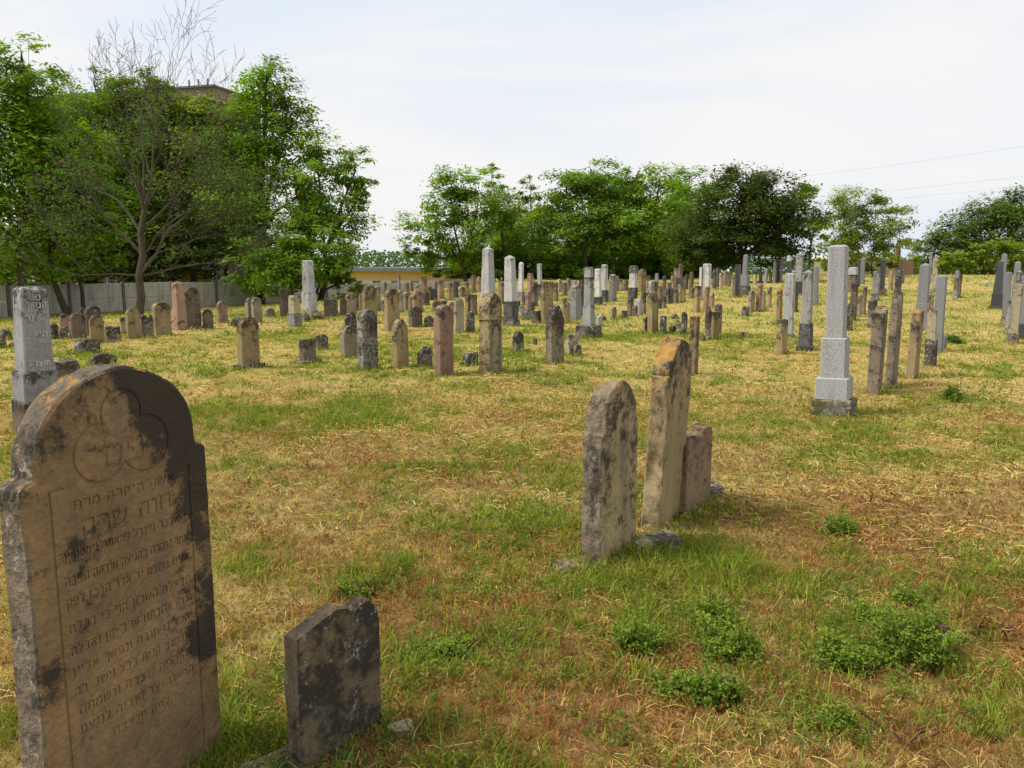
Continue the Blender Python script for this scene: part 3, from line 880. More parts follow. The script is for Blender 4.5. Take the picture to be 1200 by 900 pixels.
# ------------------------------------------------------------------ the four foreground stones
def hero():
    D = 0.57
    xl, yl = -0.618 * D / 0.2801, D / 0.2801
    xr, yr = -0.381 * D / 0.2199, D / 0.2199
    a = math.atan2(yr - yl, xr - xl); w = math.hypot(xr - xl, yr - yl)
    t = 0.105
    c = Vector(((xl + xr) / 2 - math.sin(a) * t / 2, (yl + yr) / 2 + math.cos(a) * t / 2, 0))
    c.z = float(terrain(c.x, c.y))
    sh = CAM_Z - D - c.z
    hw = w / 2; aw = hw * 0.865; apex = sh + 0.275
    P = [(-hw, -0.3), (hw, -0.3), (hw, sh - 0.015), (hw - 0.018, sh), (aw + 0.004, sh + 0.006)]
    for i in range(31):
        q = math.pi * i / 30
        P.append((aw * math.cos(q), sh + 0.02 + (apex - sh - 0.02) * math.sin(q) ** 0.92))
    P += [(-aw - 0.004, sh + 0.006), (-hw + 0.018, sh), (-hw, sh - 0.015)]
    v, f = slab_vf(P, t, 0.016, 0.008, 0.011, 5, 8)
    me = pymesh('headstone', v, f)
    fy = -t / 2
    cut = []
    dpt = 0.0032
    # double border lines and the trefoil frame
    bx = hw - 0.075
    cut.append(ribbon([(-bx, 0.05), (-bx, sh - 0.09), (-bx, sh - 0.03), (-bx + 0.04, sh - 0.03)], 0.007, fy - 0.01, fy + dpt))
    cut.append(ribbon([(bx - 0.005, 0.05), (bx - 0.005, sh - 0.06)], 0.007, fy - 0.01, fy + dpt))
    cz = sh + 0.055
    T = []
    circ = ((0.075, -0.012, 0.083), (0.0, 0.092, 0.066), (-0.075, -0.012, 0.083))
    for (ox, oz, r), st in zip(circ, (-150, -90, 30)):   # outline of three joined discs
        for i in range(40):
            q = R(st) + 2 * math.pi * i / 40
            p = (ox + r * math.cos(q), oz + r * math.sin(q))
            if math.hypot(p[0], p[1] - .025) > .045 and all(math.hypot(p[0] - a_, p[1] - b_) > c_ - 1e-4 for a_, b_, c_ in circ): T.append(p)
    T = [(p[0], cz + p[1]) for p in T]
    cut.append(ribbon(T, 0.007, fy - 0.01, fy + dpt, True))
    lines = [('פט', 0.030, 0.10, 0.125, -0.0006), ('אשה היקרה מרת', -0.085, 0.036, 0.34, 0), ('חוה שרה', -0.155, 0.068, 0.30, .001),
             ('אשת כר זיינדל פראוור גימסטיין', -0.222, 0.034, 0.415, 0), ('אשר נפטרה בהגיעה שיבתה ושיבה', -0.292, 0.038, 0.42, 0),
             ('שנים בשבת יד אדר הרכז לפק', -0.352, 0.038, 0.42, 0), ('חבצלת השרון הוי כי נבלה', -0.428, 0.038, 0.42, 0),
             ('ורוש אהבתנו ערב יוון ואבלה', -0.492, 0.038, 0.42, 0), ('והכרינו תודה ונפשך עדיין', -0.552, 0.038, 0.42, 0),
             ('שם טוב קנית בכל וישב בה', -0.612, 0.038, 0.42, 0), ('זה הפה ניצבה ונשמתה', -0.670, 0.038, 0.40, 0),
             ('הראנו נצר הודיה לנועם', -0.728, 0.038, 0.40, 0), ('לפק תנצבה', -0.79, 0.036, 0.2, 0)]
    tv = []
    for s, dz, size, wd, wgt in lines:
        tv += hand_cut(s, size * .62, wd, sh + dz, fy - .006, fy + .0034, .17)
    cut.append(merge(*tv))
    # split the broad front into small faces, so that the cuts stay clean
    bm = bmesh.new(); bm.from_mesh(me)
    for i in range(-8, 9):
        bmesh.ops.bisect_plane(bm, geom=bm.verts[:] + bm.edges[:] + bm.faces[:], plane_co=(i * .0371 + .0013, 0, 0), plane_no=(1, 0, 0))
    for i in range(0, 38):
        bmesh.ops.bisect_plane(bm, geom=bm.verts[:] + bm.edges[:] + bm.faces[:], plane_co=(0, 0, .017 + i * .0357), plane_no=(0, 0, 1))
    bm.to_mesh(me); bm.free()
    me2 = carve(me, cut)
    for m in (M['hero'], M['heroside']): me2.materials.append(m)
    for p in me2.polygons:
        cy = p.center.y
        p.material_index = 0 if (p.normal.y < -0.7 or abs(p.normal.y) < 0.7 and cy < fy + dpt + 0.001 and abs(p.center.x) < bx + .01 and p.center.z < apex - 0.02) else 1
    o = link('headstone', me2, None)
    me2.polygons.foreach_set('use_smooth', [p.center.y > fy + .0005 and abs(p.normal.y) < .9 for p in me2.polygons])
    me2.set_sharp_from_angle(angle=R(32))
    o.location = c; o.rotation_euler = (0, 0, a)
    tag(o, 'large brown shouldered arch headstone carved with lines of Hebrew, nearest at left', 'headstone')
    STONES.append((c.x, c.y, 0.33))
hero()

def front_slab(name, fl, fr, t, prof, mat, label, lean=(0, 0), rough=0.012, frame=None, sidemat=None, cat='headstone', bev=0.008):
    """slab whose front foot corners are the ground points fl and fr; prof(w) gives the upper outline from right to left"""
    a = math.atan2(fr[1] - fl[1], fr[0] - fl[0]); w = math.hypot(fr[0] - fl[0], fr[1] - fl[1])
    c = Vector(((fl[0] + fr[0]) / 2 - math.sin(a) * t / 2, (fl[1] + fr[1]) / 2 + math.cos(a) * t / 2, 0))
    c.z = float(terrain(c.x, c.y))
    P = [(-w / 2, -0.25), (w / 2, -0.25)] + prof(w)
    v, f = slab_vf(P, t, 0.018, bev, rough, 31 + int(fl[1] * 10), 7, frame)
    me = pymesh(name, v, f)
    me.materials.append(M[mat])
    if sidemat:
        me.materials.append(M[sidemat])
        for p in me.polygons:
            if p.normal.y > -0.75: p.material_index = 1
    o = link(name, me, None, None, 32)
    o.location = c; o.rotation_euler = (R(lean[0]), R(lean[1]), a)
    tag(o, label, cat)
    STONES.append((c.x, c.y, w * 0.55))
    return o

front_slab('broken_slab', (-0.681, 2.418), (-0.464, 2.737), 0.06,
           lambda w: [(w / 2, 0.40), (w / 2 - .01, 0.45), (w * .36, 0.495), (w * .24, 0.492), (w * .18, 0.482), (w * .10, 0.502), (w * -.03, 0.517), (w * -.2, 0.505), (w * -.36, 0.488), (-w / 2, 0.478)],
           'slabfront', 'low dark blotched broken slab beside the large carved headstone', rough=0.007, sidemat='heroside', cat='stone slab')

def arch_prof(h, sh, k):
    def f(w):
        hw = w / 2; aw = hw * k
        P = [(hw, sh - .01), (hw - .012, sh), (aw, sh + .01)]
        for i in range(21):
            q = math.pi * i / 20
            P.append((aw * math.cos(q), sh + .02 + (h - sh - .02) * math.sin(q)))
        return P + [(-aw, sh + .01), (-hw + .012, sh), (-hw, sh - .01)]
    return f

front_slab('headstone', (0.479, 4.266), (0.735, 4.676), 0.115, arch_prof(0.985, 0.74, 0.93), 'facet',
           'arched tan headstone with rough dark side and lichened crown, middle foreground', rough=0.04, sidemat='heroside')
front_slab('headstone', (0.917, 4.93), (1.143, 5.36), 0.12, arch_prof(1.20, 0.98, 0.97), 'tan',
           'tall leaning cracked headstone edged with orange lichen, behind the middle foreground one', lean=(2.0, 2.6), rough=0.042, sidemat='orange')
front_slab('headstone', (1.165, 5.30), (1.43, 5.72), 0.10, lambda w: [(w / 2, .47), (w * .46, .53), (w * .3, .555), (w * .12, .55), (w * .05, .50), (-w * .05, .52), (-w * .25, .53), (-w / 2, .47)],
           'pinkbrown', 'short pinkish twin topped headstone just right of the leaning cracked one', rough=0.015)

def flat_stone(px, py, w, d, h, mat, label, rot=0.9, name='stone_slab', cat='stone slab'):
    p = ground_at(px, py)
    rings = [ring_rect(w / 2 * k, d / 2 * k, z, 0.02) for z, k in ((-0.12, 1), (h * .7, 1), (h, .93))]
    # finer outline for an uneven edge
    rr = []
    for r in rings:
        q = resample([(a, b) for a, b, c in r], 0.05)
        rr.append([(a, b, r[0][2]) for a, b in q])
    n = min(len(r) for r in rr); rr = [[r[int(i * len(r) / n)] for i in range(n)] for r in rr]
    v, f = loft(rr)
    o = link(name, pymesh(name, wobble(v, 0.02, 7, int(px)), f), M[mat], None, 40)
    o.location = p; o.rotation_euler = (R(3), R(-4), rot)
    tag(o, label, cat)
flat_stone(768, 640, 0.30, 0.16, 0.05, 'pale', 'flat pale stone lying at the foot of the leaning cracked headstone', 0.25)
flat_stone(672, 668, 0.22, 0.14, 0.035, 'weathered', 'rounded grey footing stone left of the middle foreground headstone', 0.1, 'footing_stone', 'stone')
flat_stone(322, 899, 0.24, 0.10, 0.03, 'pale', 'pale flat stone lying left of the broken slab at the bottom', 0.5)
flat_stone(470, 858, 0.10, 0.06, 0.02, 'pale', 'small pale stone lying right of the broken slab', 0.3, 'stone_fragment', 'stone')
flat_stone(400, 893, 0.09, 0.05, 0.02, 'pale', 'small pale stone at the foot of the broken slab', 0.7, 'stone_fragment', 'stone')
flat_stone(831, 581, 0.18, 0.12, 0.07, 'rubble', 'dark stone lump at the foot of the short pinkish headstone', 0.4, 'stone_fragment', 'stone')

# ------------------------------------------------------------------ stones of the middle distance, one by one
S = stone
S('pillar', 953, 1000, 486, 287, 'granite', 'tall light grey granite obelisk on a mossy rough base at right', parts=[
    ('footing', 466, 1.2, 'mossy', .92, 0), ('plinth', 441, 0.93, 'granite', .98, 0), ('die', 395, 0.70, 'granite', .99, 0), ('shaft', 287, 0.52, 'granite', .94, 0)])
S('slant', 1016, 1032, 461, 359, 'weathered', 'thick grey brown upright slab just right of the granite obelisk', t=.15, w=.3)
S('broken', 1036, 1051, 454, 341, 'weathered', 'slender leaning slab with orange lichen at its tip, right of the granite obelisk', lean=4, t=.1, w=.3)
S('slant', 1061, 1076, 442, 361, 'orange', 'slab with bright orange lichen on its top, beside the pointed small obelisk', t=.12, w=.32, lean=3)
S('obelisk', 1083, 1097, 430, 360, 'pale', 'small pale pointed obelisk on a rough dark plinth at right', parts=[('plinth', 398, 1.0, 'rubble', 1, 0), ('shaft', 360, .74, 'pale', .9, 0)])
S('pillar', 1091, 1104, 413, 323, 'midgranite', 'dark grey flat topped granite pillar behind the pointed small obelisk', parts=[('plinth', 388, 1.0, 'midgranite', 1, 0), ('shaft', 323, .92, 'midgranite', .97, 0)])
S('obelisk', 1072, 1087, 386, 308, 'midgranite', 'bluish grey obelisk with black left face, left of the flat topped pillar', parts=[('plinth', 372, 1.0, 'midgranite', 1, 0), ('die', 355, .96, 'midgranite', 1, 0), ('shaft', 308, .84, 'midgranite', .9, 0)])
S('block', 1102, 1109, 410, 392, 'midgranite', 'small dark block at the foot of the flat topped pillar')
S('pillar', 1087, 1091, 332, 297, 'midgranite', 'thin far grey pillar behind the bluish obelisk')
S('pillar', 1091, 1098, 345, 301, 'pale', 'tan flat topped pillar showing over the flat topped granite one')
S('flat', 1086, 1090, 392, 346, 'pink', 'pink sliver of headstone left of the flat topped pillar', t=.1)
S('pillar', 1116, 1121, 352, 317, 'midgranite', 'lone small stacked tombstone in the open at far right', parts=[('plinth', 338, 1.0, 'grey', 1, 0), ('die', 326, .95, 'brown', 1, 0), ('shaft', 317, .85, 'midgranite', 1, 0)])
S('flat', 1122, 1125, 349, 322, 'brown', 'thin brown slab beside the lone small stacked tombstone', t=.1)
S('rock', 1153, 1159, 335, 328, 'white', 'pale rock lying in the open grass at far right')
S('obelisk', 1161, 1174, 362, 305, 'dark', 'black polished obelisk with chipped white top at right edge', parts=[('foot', 358, 1.1, 'dark', 1, 0), ('die', 344, .88, 'dark', 1, 0), ('shaft', 305, .78, 'dark', .62, 0)])
S('obelisk', 1169, 1176, 352, 297, 'midgranite', 'grey pointed pillar standing behind the black obelisk')
S('pillar', 1173, 1181, 382, 319, 'midgranite', 'grey shaft right of the black obelisk with pale base', parts=[('base', 370, 1.05, 'pale', 1, 0), ('shaft', 319, .88, 'midgranite', .95, 0)])
S('pillar', 1177, 1181.5, 391, 352, 'grey', 'thin low grey post at the right edge')
S('obelisk', 1182, 1190, 376, 306, 'midgranite', 'tall light topped obelisk at the right edge, tallest of its row', parts=[('base', 360, 1.05, 'midgranite', 1, 0), ('shaft', 306, .9, 'midgranite', .92, 0)])
S('obelisk', 1184, 1192, 388, 317, 'grey', 'grey obelisk one row nearer than the tallest at the right edge', parts=[('base', 370, 1.05, 'grey', 1, 0), ('shaft', 317, .9, 'grey', .92, 0)])
S('pillar', 1180, 1192, 403, 333, 'pink', 'pinkish pillar with slanted top, nearest in the right edge row', parts=[('base', 390, 1.05, 'pale', 1, 0), ('shaft', 333, .84, 'pale', .95, 0)])
S('obelisk', 1189, 1202, 398, 321, 'midgranite', 'dark grey obelisk on a black base at the far right edge', parts=[('base', 379, 1.2, 'dark', 1, 0), ('shaft', 321, .78, 'midgranite', .92, 0)])

# between the granite obelisk and the dark tree
S('pillar', 993, 1004, 342, 313, 'brown', 'brown pillar with pale cap right of the granite obelisk', parts=[('shaft', 322, .85, 'brown', 1, 0), ('cap', 313, 1.0, 'white', .9, 0)])
S('flat', 995, 1003, 376, 332, 'brown', 'narrow brown slab before the pale capped brown pillar', t=.16)
S('broken', 990, 999, 387, 354, 'lichen', 'lichen topped slab right of the granite obelisk shaft', t=.13)
S('flat', 987, 992, 388, 368, 'brown', 'low brown post hugging the granite obelisk at right', t=.12)
S('obelisk', 1003, 1008, 336, 303, 'dark', 'far black obelisk left of a grey one behind the saplings', parts=[('shaft', 303, .9, 'dark', .9, 0)])
S('pillar', 1007, 1013, 333, 303, 'midgranite', 'far grey pillar touching a black obelisk behind the saplings')
S('slant', 1004, 1008.5, 372, 345, 'pale', 'thin pale slab, left of a pair leaning together', t=.1, lean=2)
S('slant', 1009, 1014, 369, 335, 'brown', 'thin brown slab, right of a pair leaning together', t=.1, lean=4)
S('pillar', 1021, 1030, 352, 318, 'grey', 'light grey pillar in front of a black obelisk', parts=[('base', 344, 1.0, 'grey', 1, 0), ('shaft', 318, .86, 'grey', .94, 0)])
S('obelisk', 1028, 1038, 347, 303, 'dark', 'black obelisk on a brown block base behind the light grey pillar', parts=[('base', 338, 1.0, 'brown', 1, 0), ('shaft', 303, .62, 'dark', .9, 0)])
S('arch', 1040, 1047, 340, 316, 'pink', 'pinkish white arched stone near the brick pillar', t=.15)
S('pillar', 1045, 1054, 372, 316, 'lichen', 'dark capped blotched pillar showing above the slender leaning slab', parts=[('shaft', 324, .85, 'lichen', 1, 0), ('cap', 316, 1.0, 'darkstain', .9, 0)])
S('broken', 1017, 1026, 384, 346, 'lichen', 'lichened broken slab behind the thick grey brown slab', t=.14)
S('arch', 1054, 1059, 332, 316, 'pink', 'tiny pink headstone below the brick pillar', t=.15)

S('obelisk', 933, 954, 411, 316, 'grey', 'obelisk with dark streaked shaft, light cap and black base', parts=[('foot', 405, 1.0, 'dark', 1, 0), ('die', 379, .80, 'darkstain', .97, 0), ('shaft', 316, .64, 'grey', .92, 0)])
S('pillar', 915, 931, 396, 320, 'white', 'broad white marble pillar left of the black based obelisk', parts=[('foot', 391, 1.0, 'grey', 1, 0), ('die', 372, .85, 'white', 1, 0), ('shaft', 320, .80, 'white', .96, 0)])
S('flat', 911, 920, 415, 374, 'tan', 'narrow light brown slab in front of the white marble pillar', t=.12)
S('arch', 910, 915.5, 381, 338, 'orange', 'thin slab with orange tip left of the white marble pillar', t=.1)
S('obelisk', 928, 941, 347, 297, 'grey', 'grey obelisk on a dark base under the edge of the dark tree', parts=[('ledge', 344, 1.1, 'pale', 1, 0), ('die', 330, .95, 'dark', 1, 0), ('shaft', 297, .68, 'grey', .92, 0)])
S('obelisk', 920, 927, 350, 299, 'dark', 'black obelisk with pale ball like cap behind the white pillar', parts=[('shaft', 306, .9, 'dark', .85, 0), ('cap', 299, .8, 'white', .9, 0)])
S('flat', 928, 935, 366, 343, 'brown', 'brown slab below the grey obelisk on dark base', t=.12)
S('pillar', 953, 959, 358, 312, 'midgranite', 'dark pillar just left of the granite obelisk shaft')
S('arch', 876, 884, 366, 340, 'pale', 'leftmost pale slab of the short row before the dark tree', t=.11)
S('arch', 885, 892.5, 365, 332, 'pink', 'tallest pale slab of the short row before the dark tree', t=.13)
S('arch', 891, 897, 363.5, 341, 'pale', 'third slab of the short row before the dark tree', t=.1)
S('arch', 899, 903.5, 361, 336, 'tan', 'last thin slab of the short row before the dark tree', t=.1)
S('broken', 869, 878, 371, 358, 'rubble', 'dark broken wedge at the left end of the short row', name='stone_fragment', cat='stone fragment')
S('arch', 866.5, 871.5, 397, 388, 'brown', 'tiny stone stub alone in the grass right of centre', t=.1, name='stone_stub')
S('obelisk', 865, 878, 346, 298, 'midgranite', 'tall shaded grey obelisk on rough base under the dark tree', parts=[('base', 335, 1.1, 'rubble', 1, 0), ('die', 322, .85, 'midgranite', 1, 0), ('shaft', 298, .5, 'midgranite', .85, 0)])
S('flat', 861, 867, 348, 310, 'dark', 'black slab standing in the shade of the dark tree', t=.15)
S('arch', 856.5, 861, 349, 323, 'pale', 'thin pale slab left of the black slab in the shade', t=.1)

# centre right
S('pillar', 805, 818, 440, 370, 'tan', 'tan pillar slab with blackened top right of the crowd', parts=[('shaft', 370, 1.0, 'orange', .95, 0)])
S('broken', 798, 806, 392, 365, 'lichen', 'lichened stub behind the black topped tan pillar', name='stone_stub')
S('arch', 759.5, 771, 391.5, 341, 'tan', 'tall tan headstone standing alone right of the white topped monument', w=.42)
S('arch', 754, 761, 391, 370, 'tan', 'small tan headstone leaning at the left foot of the tall tan one', w=.28)
S('block', 772, 782, 392, 370, 'rubble', 'rough dark stump right of the tall tan headstone', cat='stone fragment', name='stone_fragment')
S('rock', 785, 795, 374, 366, 'rubble', 'dark stone lump, farthest of the rubble right of the tall tan headstone')
S('rock', 788, 800, 385, 375, 'brown', 'brown stone lump in the middle of the rubble')
S('arch', 784.5, 791.5, 392, 381, 'lichen', 'little blotched stub among the rubble', name='stone_stub', t=.1)
S('rock', 794, 805, 393, 383, 'rubble', 'dark stone lump left of the black topped tan pillar')
S('arch', 826, 832, 398, 362, 'lichen', 'grey lichened slab, left of three standing together', t=.1)
S('flat', 832, 841, 397, 365, 'tan', 'broad tan slab, middle of three standing together', t=.11)
S('arch', 838, 844.5, 391, 356, 'brown', 'dark tall slab, right of three standing together', t=.11)
S('rock', 820, 827, 399, 391, 'rubble', 'small dark rock at the foot of the three slabs')
S('flat', 813, 819.5, 366, 335, 'tan', 'tan slab standing left of the white twin monument', t=.12)
S('slant', 824, 830.5, 362.5, 335, 'orange', 'orange tan slab in front of the white twin monument', t=.12)
S('arch', 831, 837, 361, 343, 'pink', 'pale pink slab right of the white twin monument', t=.12)
S('pillar', 822, 833, 352, 309, 'white', 'white marble pillar with dark edge in front of the dark tree', parts=[('base', 346, 1.1, 'grey', 1, 0), ('shaft', 309, .9, 'white', .97, 0)])
S('pillar', 818.5, 823, 352, 313, 'white', 'narrow bluish white pillar touching the white marble one')
S('pillar', 735.5, 747.5, 350, 311, 'white', 'white shaft with dark crown and dark base near the centre', parts=[('base', 337, .95, 'darkstain', 1, 0), ('shaft', 319, .8, 'white', 1, 0), ('crown', 311, 1.0, 'darkstain', .8, 0)])
S('arch', 748, 756, 342, 315, 'tan', 'tan rounded stone right of the dark crowned white shaft', t=.2)

# centre
S('pillar', 674, 706, 395, 313, 'grey', 'grey monument with arched head on a rough dark base near the centre', parts=[
    ('base', 381.5, 1.0, 'rubble', .97, 0), ('die', 358, .47, 'grey', .93, 0), ('shaft', 325, .40, 'grey', .9, 0), ('head', 313, .38, 'grey', .85, 0)])
S('arch', 681, 688, 383, 361, 'tan', 'tan slab at the left of the grey monument', t=.12)
S('broken', 699, 706, 383, 369, 'white', 'white broken chunk right of the grey monument', name='stone_fragment', cat='stone fragment')
S('ogee', 639, 661.5, 426, 357, 'lichen', 'dark ogee topped headstone streaked with pale lichen near the centre')
S('slant', 663, 676, 416, 390, 'pale', 'pale slanted slab right of the dark ogee headstone', lean=5, t=.1)
S('lowarch', 671, 682, 417, 403, 'rubble', 'low dark arched fragment right of the pale slanted slab', name='stone_fragment', cat='stone fragment')
S('flat', 636, 646.5, 379, 330, 'tan', 'tall plain tan slab behind the dark ogee headstone', w=.5)
S('block', 623, 635, 379, 364, 'brown', 'broken brown block left of the tall plain tan slab')
S('arch', 661, 668.5, 379, 354, 'tan', 'tan round topped slab right of the dark ogee headstone')
S('arch', 658.5, 665, 368, 349, 'pink', 'pink round topped slab behind the tan round topped one')
S('peak', 669, 679, 375, 333, 'grey', 'bluish grey gabled tombstone left of the grey monument', t=.25)
S('flat', 679, 686, 362, 328, 'darkstain', 'dark bluish slab right behind the gabled tombstone', t=.15)
S('pillar', 696, 706, 357, 315, 'white', 'white blackened monument, left of a pair right of the grey monument', parts=[('base', 348, 1.05, 'darkstain', 1, 0), ('shaft', 315, .85, 'white', .95, 0)])
S('pillar', 703.5, 713, 354, 310, 'white', 'clean white tall monument, right of a pair right of the grey monument', parts=[('base', 340, 1.05, 'darkstain', 1, 0), ('shaft', 310, .85, 'white', .95, 0)])
S('peak', 714.5, 721.5, 353, 321, 'grey', 'grey gabled stone right of the white monument pair', t=.2)
S('arch', 716.5, 722.5, 375, 359, 'brown', 'small half arch stub in the open behind the tall tan headstone', name='stone_stub')
S('broken', 728.5, 735, 373, 363, 'rubble', 'small dark stump beside the half arch stub', name='stone_stub')
S('rock', 732, 740, 383.5, 378, 'grey', 'small grey rock in the grass before the small dark stump')
S('rock', 705.5, 711, 376, 370, 'rubble', 'dark rock just right of the grey monument base')
S('peak', 600, 615, 413, 387, 'lichen', 'small tilted grey stone with pointed top in the open centre', lean=-4)
S('block', 624, 629.5, 404, 396, 'brown', 'tiny square stump right of the small tilted stone', name='stone_stub')
S('broken', 542, 561, 428, 411, 'rubble', 'low dark broken block right of the big pink headstone', name='broken_headstone')

# the gothic niche stone is taller work: slab with a raised niche frame
def niche_stone():
    o = S('gothic', 562, 588.5, 437, 343, 'facet', 'tall grey and tan pillar headstone with pointed head and sunk arched niche', name='niche_headstone', w=.33, t=.2, rough=.01)
    P = [(-.1, .02), (-.1, .60)] + [(-.1 * math.cos(math.pi * i / 10), .60 + .13 * math.sin(math.pi * i / 10)) for i in range(1, 10)] + [(.1, .60), (.1, .02)]
    v, f = ribbon(P, .035, -.118, -.0985)
    link('niche_frame', pymesh('niche_frame', v, f), M['grey'], o)
    v, f = box_vf(-.185, .185, -.12, .12, .80, .835, .006)
    link('cornice', pymesh('cornice', v, f), M['facet'], o)
niche_stone()
S('obelisk', 563, 582, 376, 289, 'white', 'tallest white marble obelisk, behind the niche headstone', parts=[('base', 362, 1.05, 'darkstain', 1, 0), ('die', 343, 1.0, 'white', .97, 0), ('shaft', 289, .92, 'white', .74, 0)])
S('obelisk', 589, 609, 382, 299, 'white', 'streaked white obelisk with blackened plinth near the centre', parts=[('foot', 374, 1.05, 'rubble', 1, 0), ('plinth', 353, .92, 'darkstain', .97, 0), ('shaft', 299, .8, 'white', .8, 0)])
S('obelisk', 606.5, 614.5, 352, 307, 'white', 'slim white obelisk right of the streaked one', parts=[('base', 342, 1.1, 'grey', 1, 0), ('shaft', 307, .88, 'white', .85, 0)])
S('arch', 619, 624, 343, 320, 'pink', 'slim pink stone between two slim white obelisks', t=.2)
S('pillar', 629.5, 636.5, 352, 309, 'white', 'lone slim white pillar with rounded head before the dark trees', parts=[('base', 333, 1.0, 'darkstain', 1, 0), ('shaft', 309, .86, 'white', .97, 0)])
S('arch', 585, 592, 356, 331, 'pink', 'pink arched stone left of the streaked white obelisk', t=.15)
S('arch', 508, 532.5, 440.5, 357, 'pink', 'big pink round topped headstone in the middle of the lawn')
S('broken', 489, 507.5, 430.5, 405, 'rubble', 'dark broken slab left of the big pink headstone', name='broken_headstone')
S('arch', 532, 544, 391, 349, 'pale', 'pale round topped slab right behind the big pink headstone')
S('broken', 546, 557, 390, 363, 'rubble', 'heap like broken stone left of the niche headstone', name='broken_headstone')
S('flat', 545, 551.5, 369, 344, 'tan', 'tan slab, left of a pair behind the broken heap', t=.12)
S('flat', 551, 558.5, 369, 345, 'brown', 'dark sided slab, right of a pair behind the broken heap', t=.14)

# centre left
S('gothic', 459.5, 480.5, 432, 373, 'tan', 'tan pointed headstone with chipped top left of the dark broken slab')
S('arch', 419, 444, 433, 362, 'splash', 'dark headstone splashed with white lichen', mat2=None)
S('arch', 399, 419.5, 419, 381, 'pale', 'pale arched headstone with dark rim left of the white splashed one')
S('arch', 404.5, 419.5, 408, 365, 'lichen', 'dark arched headstone right behind the pale dark rimmed one')
S('arch', 450.5, 469, 388, 338, 'tan', 'tall tan round topped headstone with dark rim, left of the brown short one')
S('lowarch', 478.5, 495.5, 383.5, 359, 'brown', 'short broad brown arched headstone in the crowd')
S('arch', 425, 442.5, 379, 334, 'tan', 'tall tan arched headstone with blackened crown behind the white splashed one')
S('arch', 439, 446, 365, 335, 'pale', 'pale stone peeping out behind the blackened crown headstone', t=.12)
S('arch', 404.5, 417.5, 368, 342, 'tan', 'tan arched headstone nearest the dark bush by the wall')
S('arch', 416.5, 421.5, 364, 342, 'darkstain', 'black thin stone right of the tan arched one by the wall', t=.12)
S('flat', 420, 425.5, 364, 344, 'orange', 'narrow orange stained slab beside the black thin stone', t=.12)
S('broken', 497, 508.5, 383, 369, 'rubble', 'pointed dark rock heap left of the big pink headstone', name='stone_fragment', cat='stone fragment')
S('broken', 381, 395.5, 371, 349, 'brown', 'squat reddish brown block by the dark bush', name='broken_headstone', t=.2)
S('broken', 370, 385.5, 409.5, 390, 'rubble', 'dark slanting fragment behind the square stump', name='stone_fragment', cat='stone fragment')
S('flat', 350.5, 371.5, 425, 397, 'brown', 'square low stump on a flat stone left of centre', name='stone_stub', base=(1.5, .05), mat2='pale')
S('arch', 278.5, 305.5, 431, 371, 'tan', 'yellow tan round topped headstone standing alone on the lawn at left', base=(1.25, .06))
S('pillar', 337, 354.5, 383, 346, 'grey', 'broken grey white double tombstone before the white obelisk', parts=[('base', 367, 1.0, 'grey', .97, 0), ('stub', 346, .82, 'pale', .95, 0)])
S('pillar', 354, 372, 366, 305, 'white', 'tall white pillar in front of the dark bush by the wall', parts=[('base', 343, 1.0, 'white', .97, 0), ('shaft', 305, .82, 'white', .92, 0)])
S('arch', 289, 300, 378, 349, 'pale', 'pale arched stone, left of a close pair by the trees', t=.14)
S('arch', 295, 308, 378, 348, 'pale', 'broad pale arched stone, right of a close pair by the trees')
S('arch', 255, 267.5, 378, 352, 'pink', 'orange pink small headstone by the wall')
S('lowarch', 310.5, 322, 370.5, 361, 'grey', 'small grey buried top of a stone before the trees', name='stone_stub')
S('rock', 269, 288, 382.5, 371, 'rubble', 'low dark rock left of the close pair')
S('rock', 354, 364, 377, 366, 'rubble', 'left dark rubble lump at the foot of the white pillar')
S('rock', 364, 381, 374, 364, 'brown', 'right dark rubble lump at the foot of the white pillar')
S('flat', 328.5, 339, 370, 340, 'brown', 'brown slab in the tree shade left of the white pillar', t=.15)

# far left group
S('pillar', 19, 72, 510, 335, 'grey', 'big grey monument with peaked top on a carved base at far left', yaw=50, parts=[
    ('base', 468, 1.0, 'brown', 1, 0), ('die', 434, 0.93, 'grey', .98, 0), ('shaft', 336, .78, 'grey', .86, 0)])
S('block', 61, 92, 442, 421, 'rubble', 'low dark chunk right of the big grey monument', cat='stone fragment', name='stone_fragment')
S('lowarch', 105, 136, 427, 413, 'rubble', 'sunken dark rimmed arch top behind the large carved headstone', name='sunken_headstone')
S('lowarch', 90, 116, 415, 396, 'rubble', 'squat dark domed stone in the grass at left', name='sunken_headstone', t=.2)
S('arch', 106, 122.5, 401.5, 369, 'tan', 'tan arched headstone, nearest of the left cluster')
S('arch', 101, 120, 394, 358, 'brown', 'dark rimmed arched headstone right behind the nearest of the left cluster')
S('arch', 83, 101.5, 397, 366, 'brown', 'brown headstone in the middle of the left cluster')
S('arch', 71, 83.5, 391, 367, 'pink', 'grey and brick red headstone at the left of the left cluster')
S('broken', 92, 103, 386, 359, 'lichen', 'white lichened rough top behind the left cluster', name='broken_headstone')
S('broken', 125, 142, 400, 380, 'lichen', 'low dark blotched block right of the left cluster', name='broken_headstone')
S('arch', 148.5, 165.5, 397.5, 360, 'tan', 'tan arched headstone under the bare tree')
S('arch', 141, 149.5, 391, 371, 'pale', 'small pale headstone left of the tan one under the bare tree')
S('broken', 166, 180.5, 395, 367, 'lichen', 'rough lichened stone right of the tan one under the bare tree', name='broken_headstone')
S('lowarch', 180, 201.5, 393, 354, 'tan', 'broad yellow tan headstone left of the pink obelisk')
S('obelisk', 201.5, 219.5, 388, 329, 'pink', 'pink white obelisk by the wall at left', parts=[('base', 375, 1.0, 'pink', 1, 0), ('shaft', 329, .84, 'pink', .92, 0)])
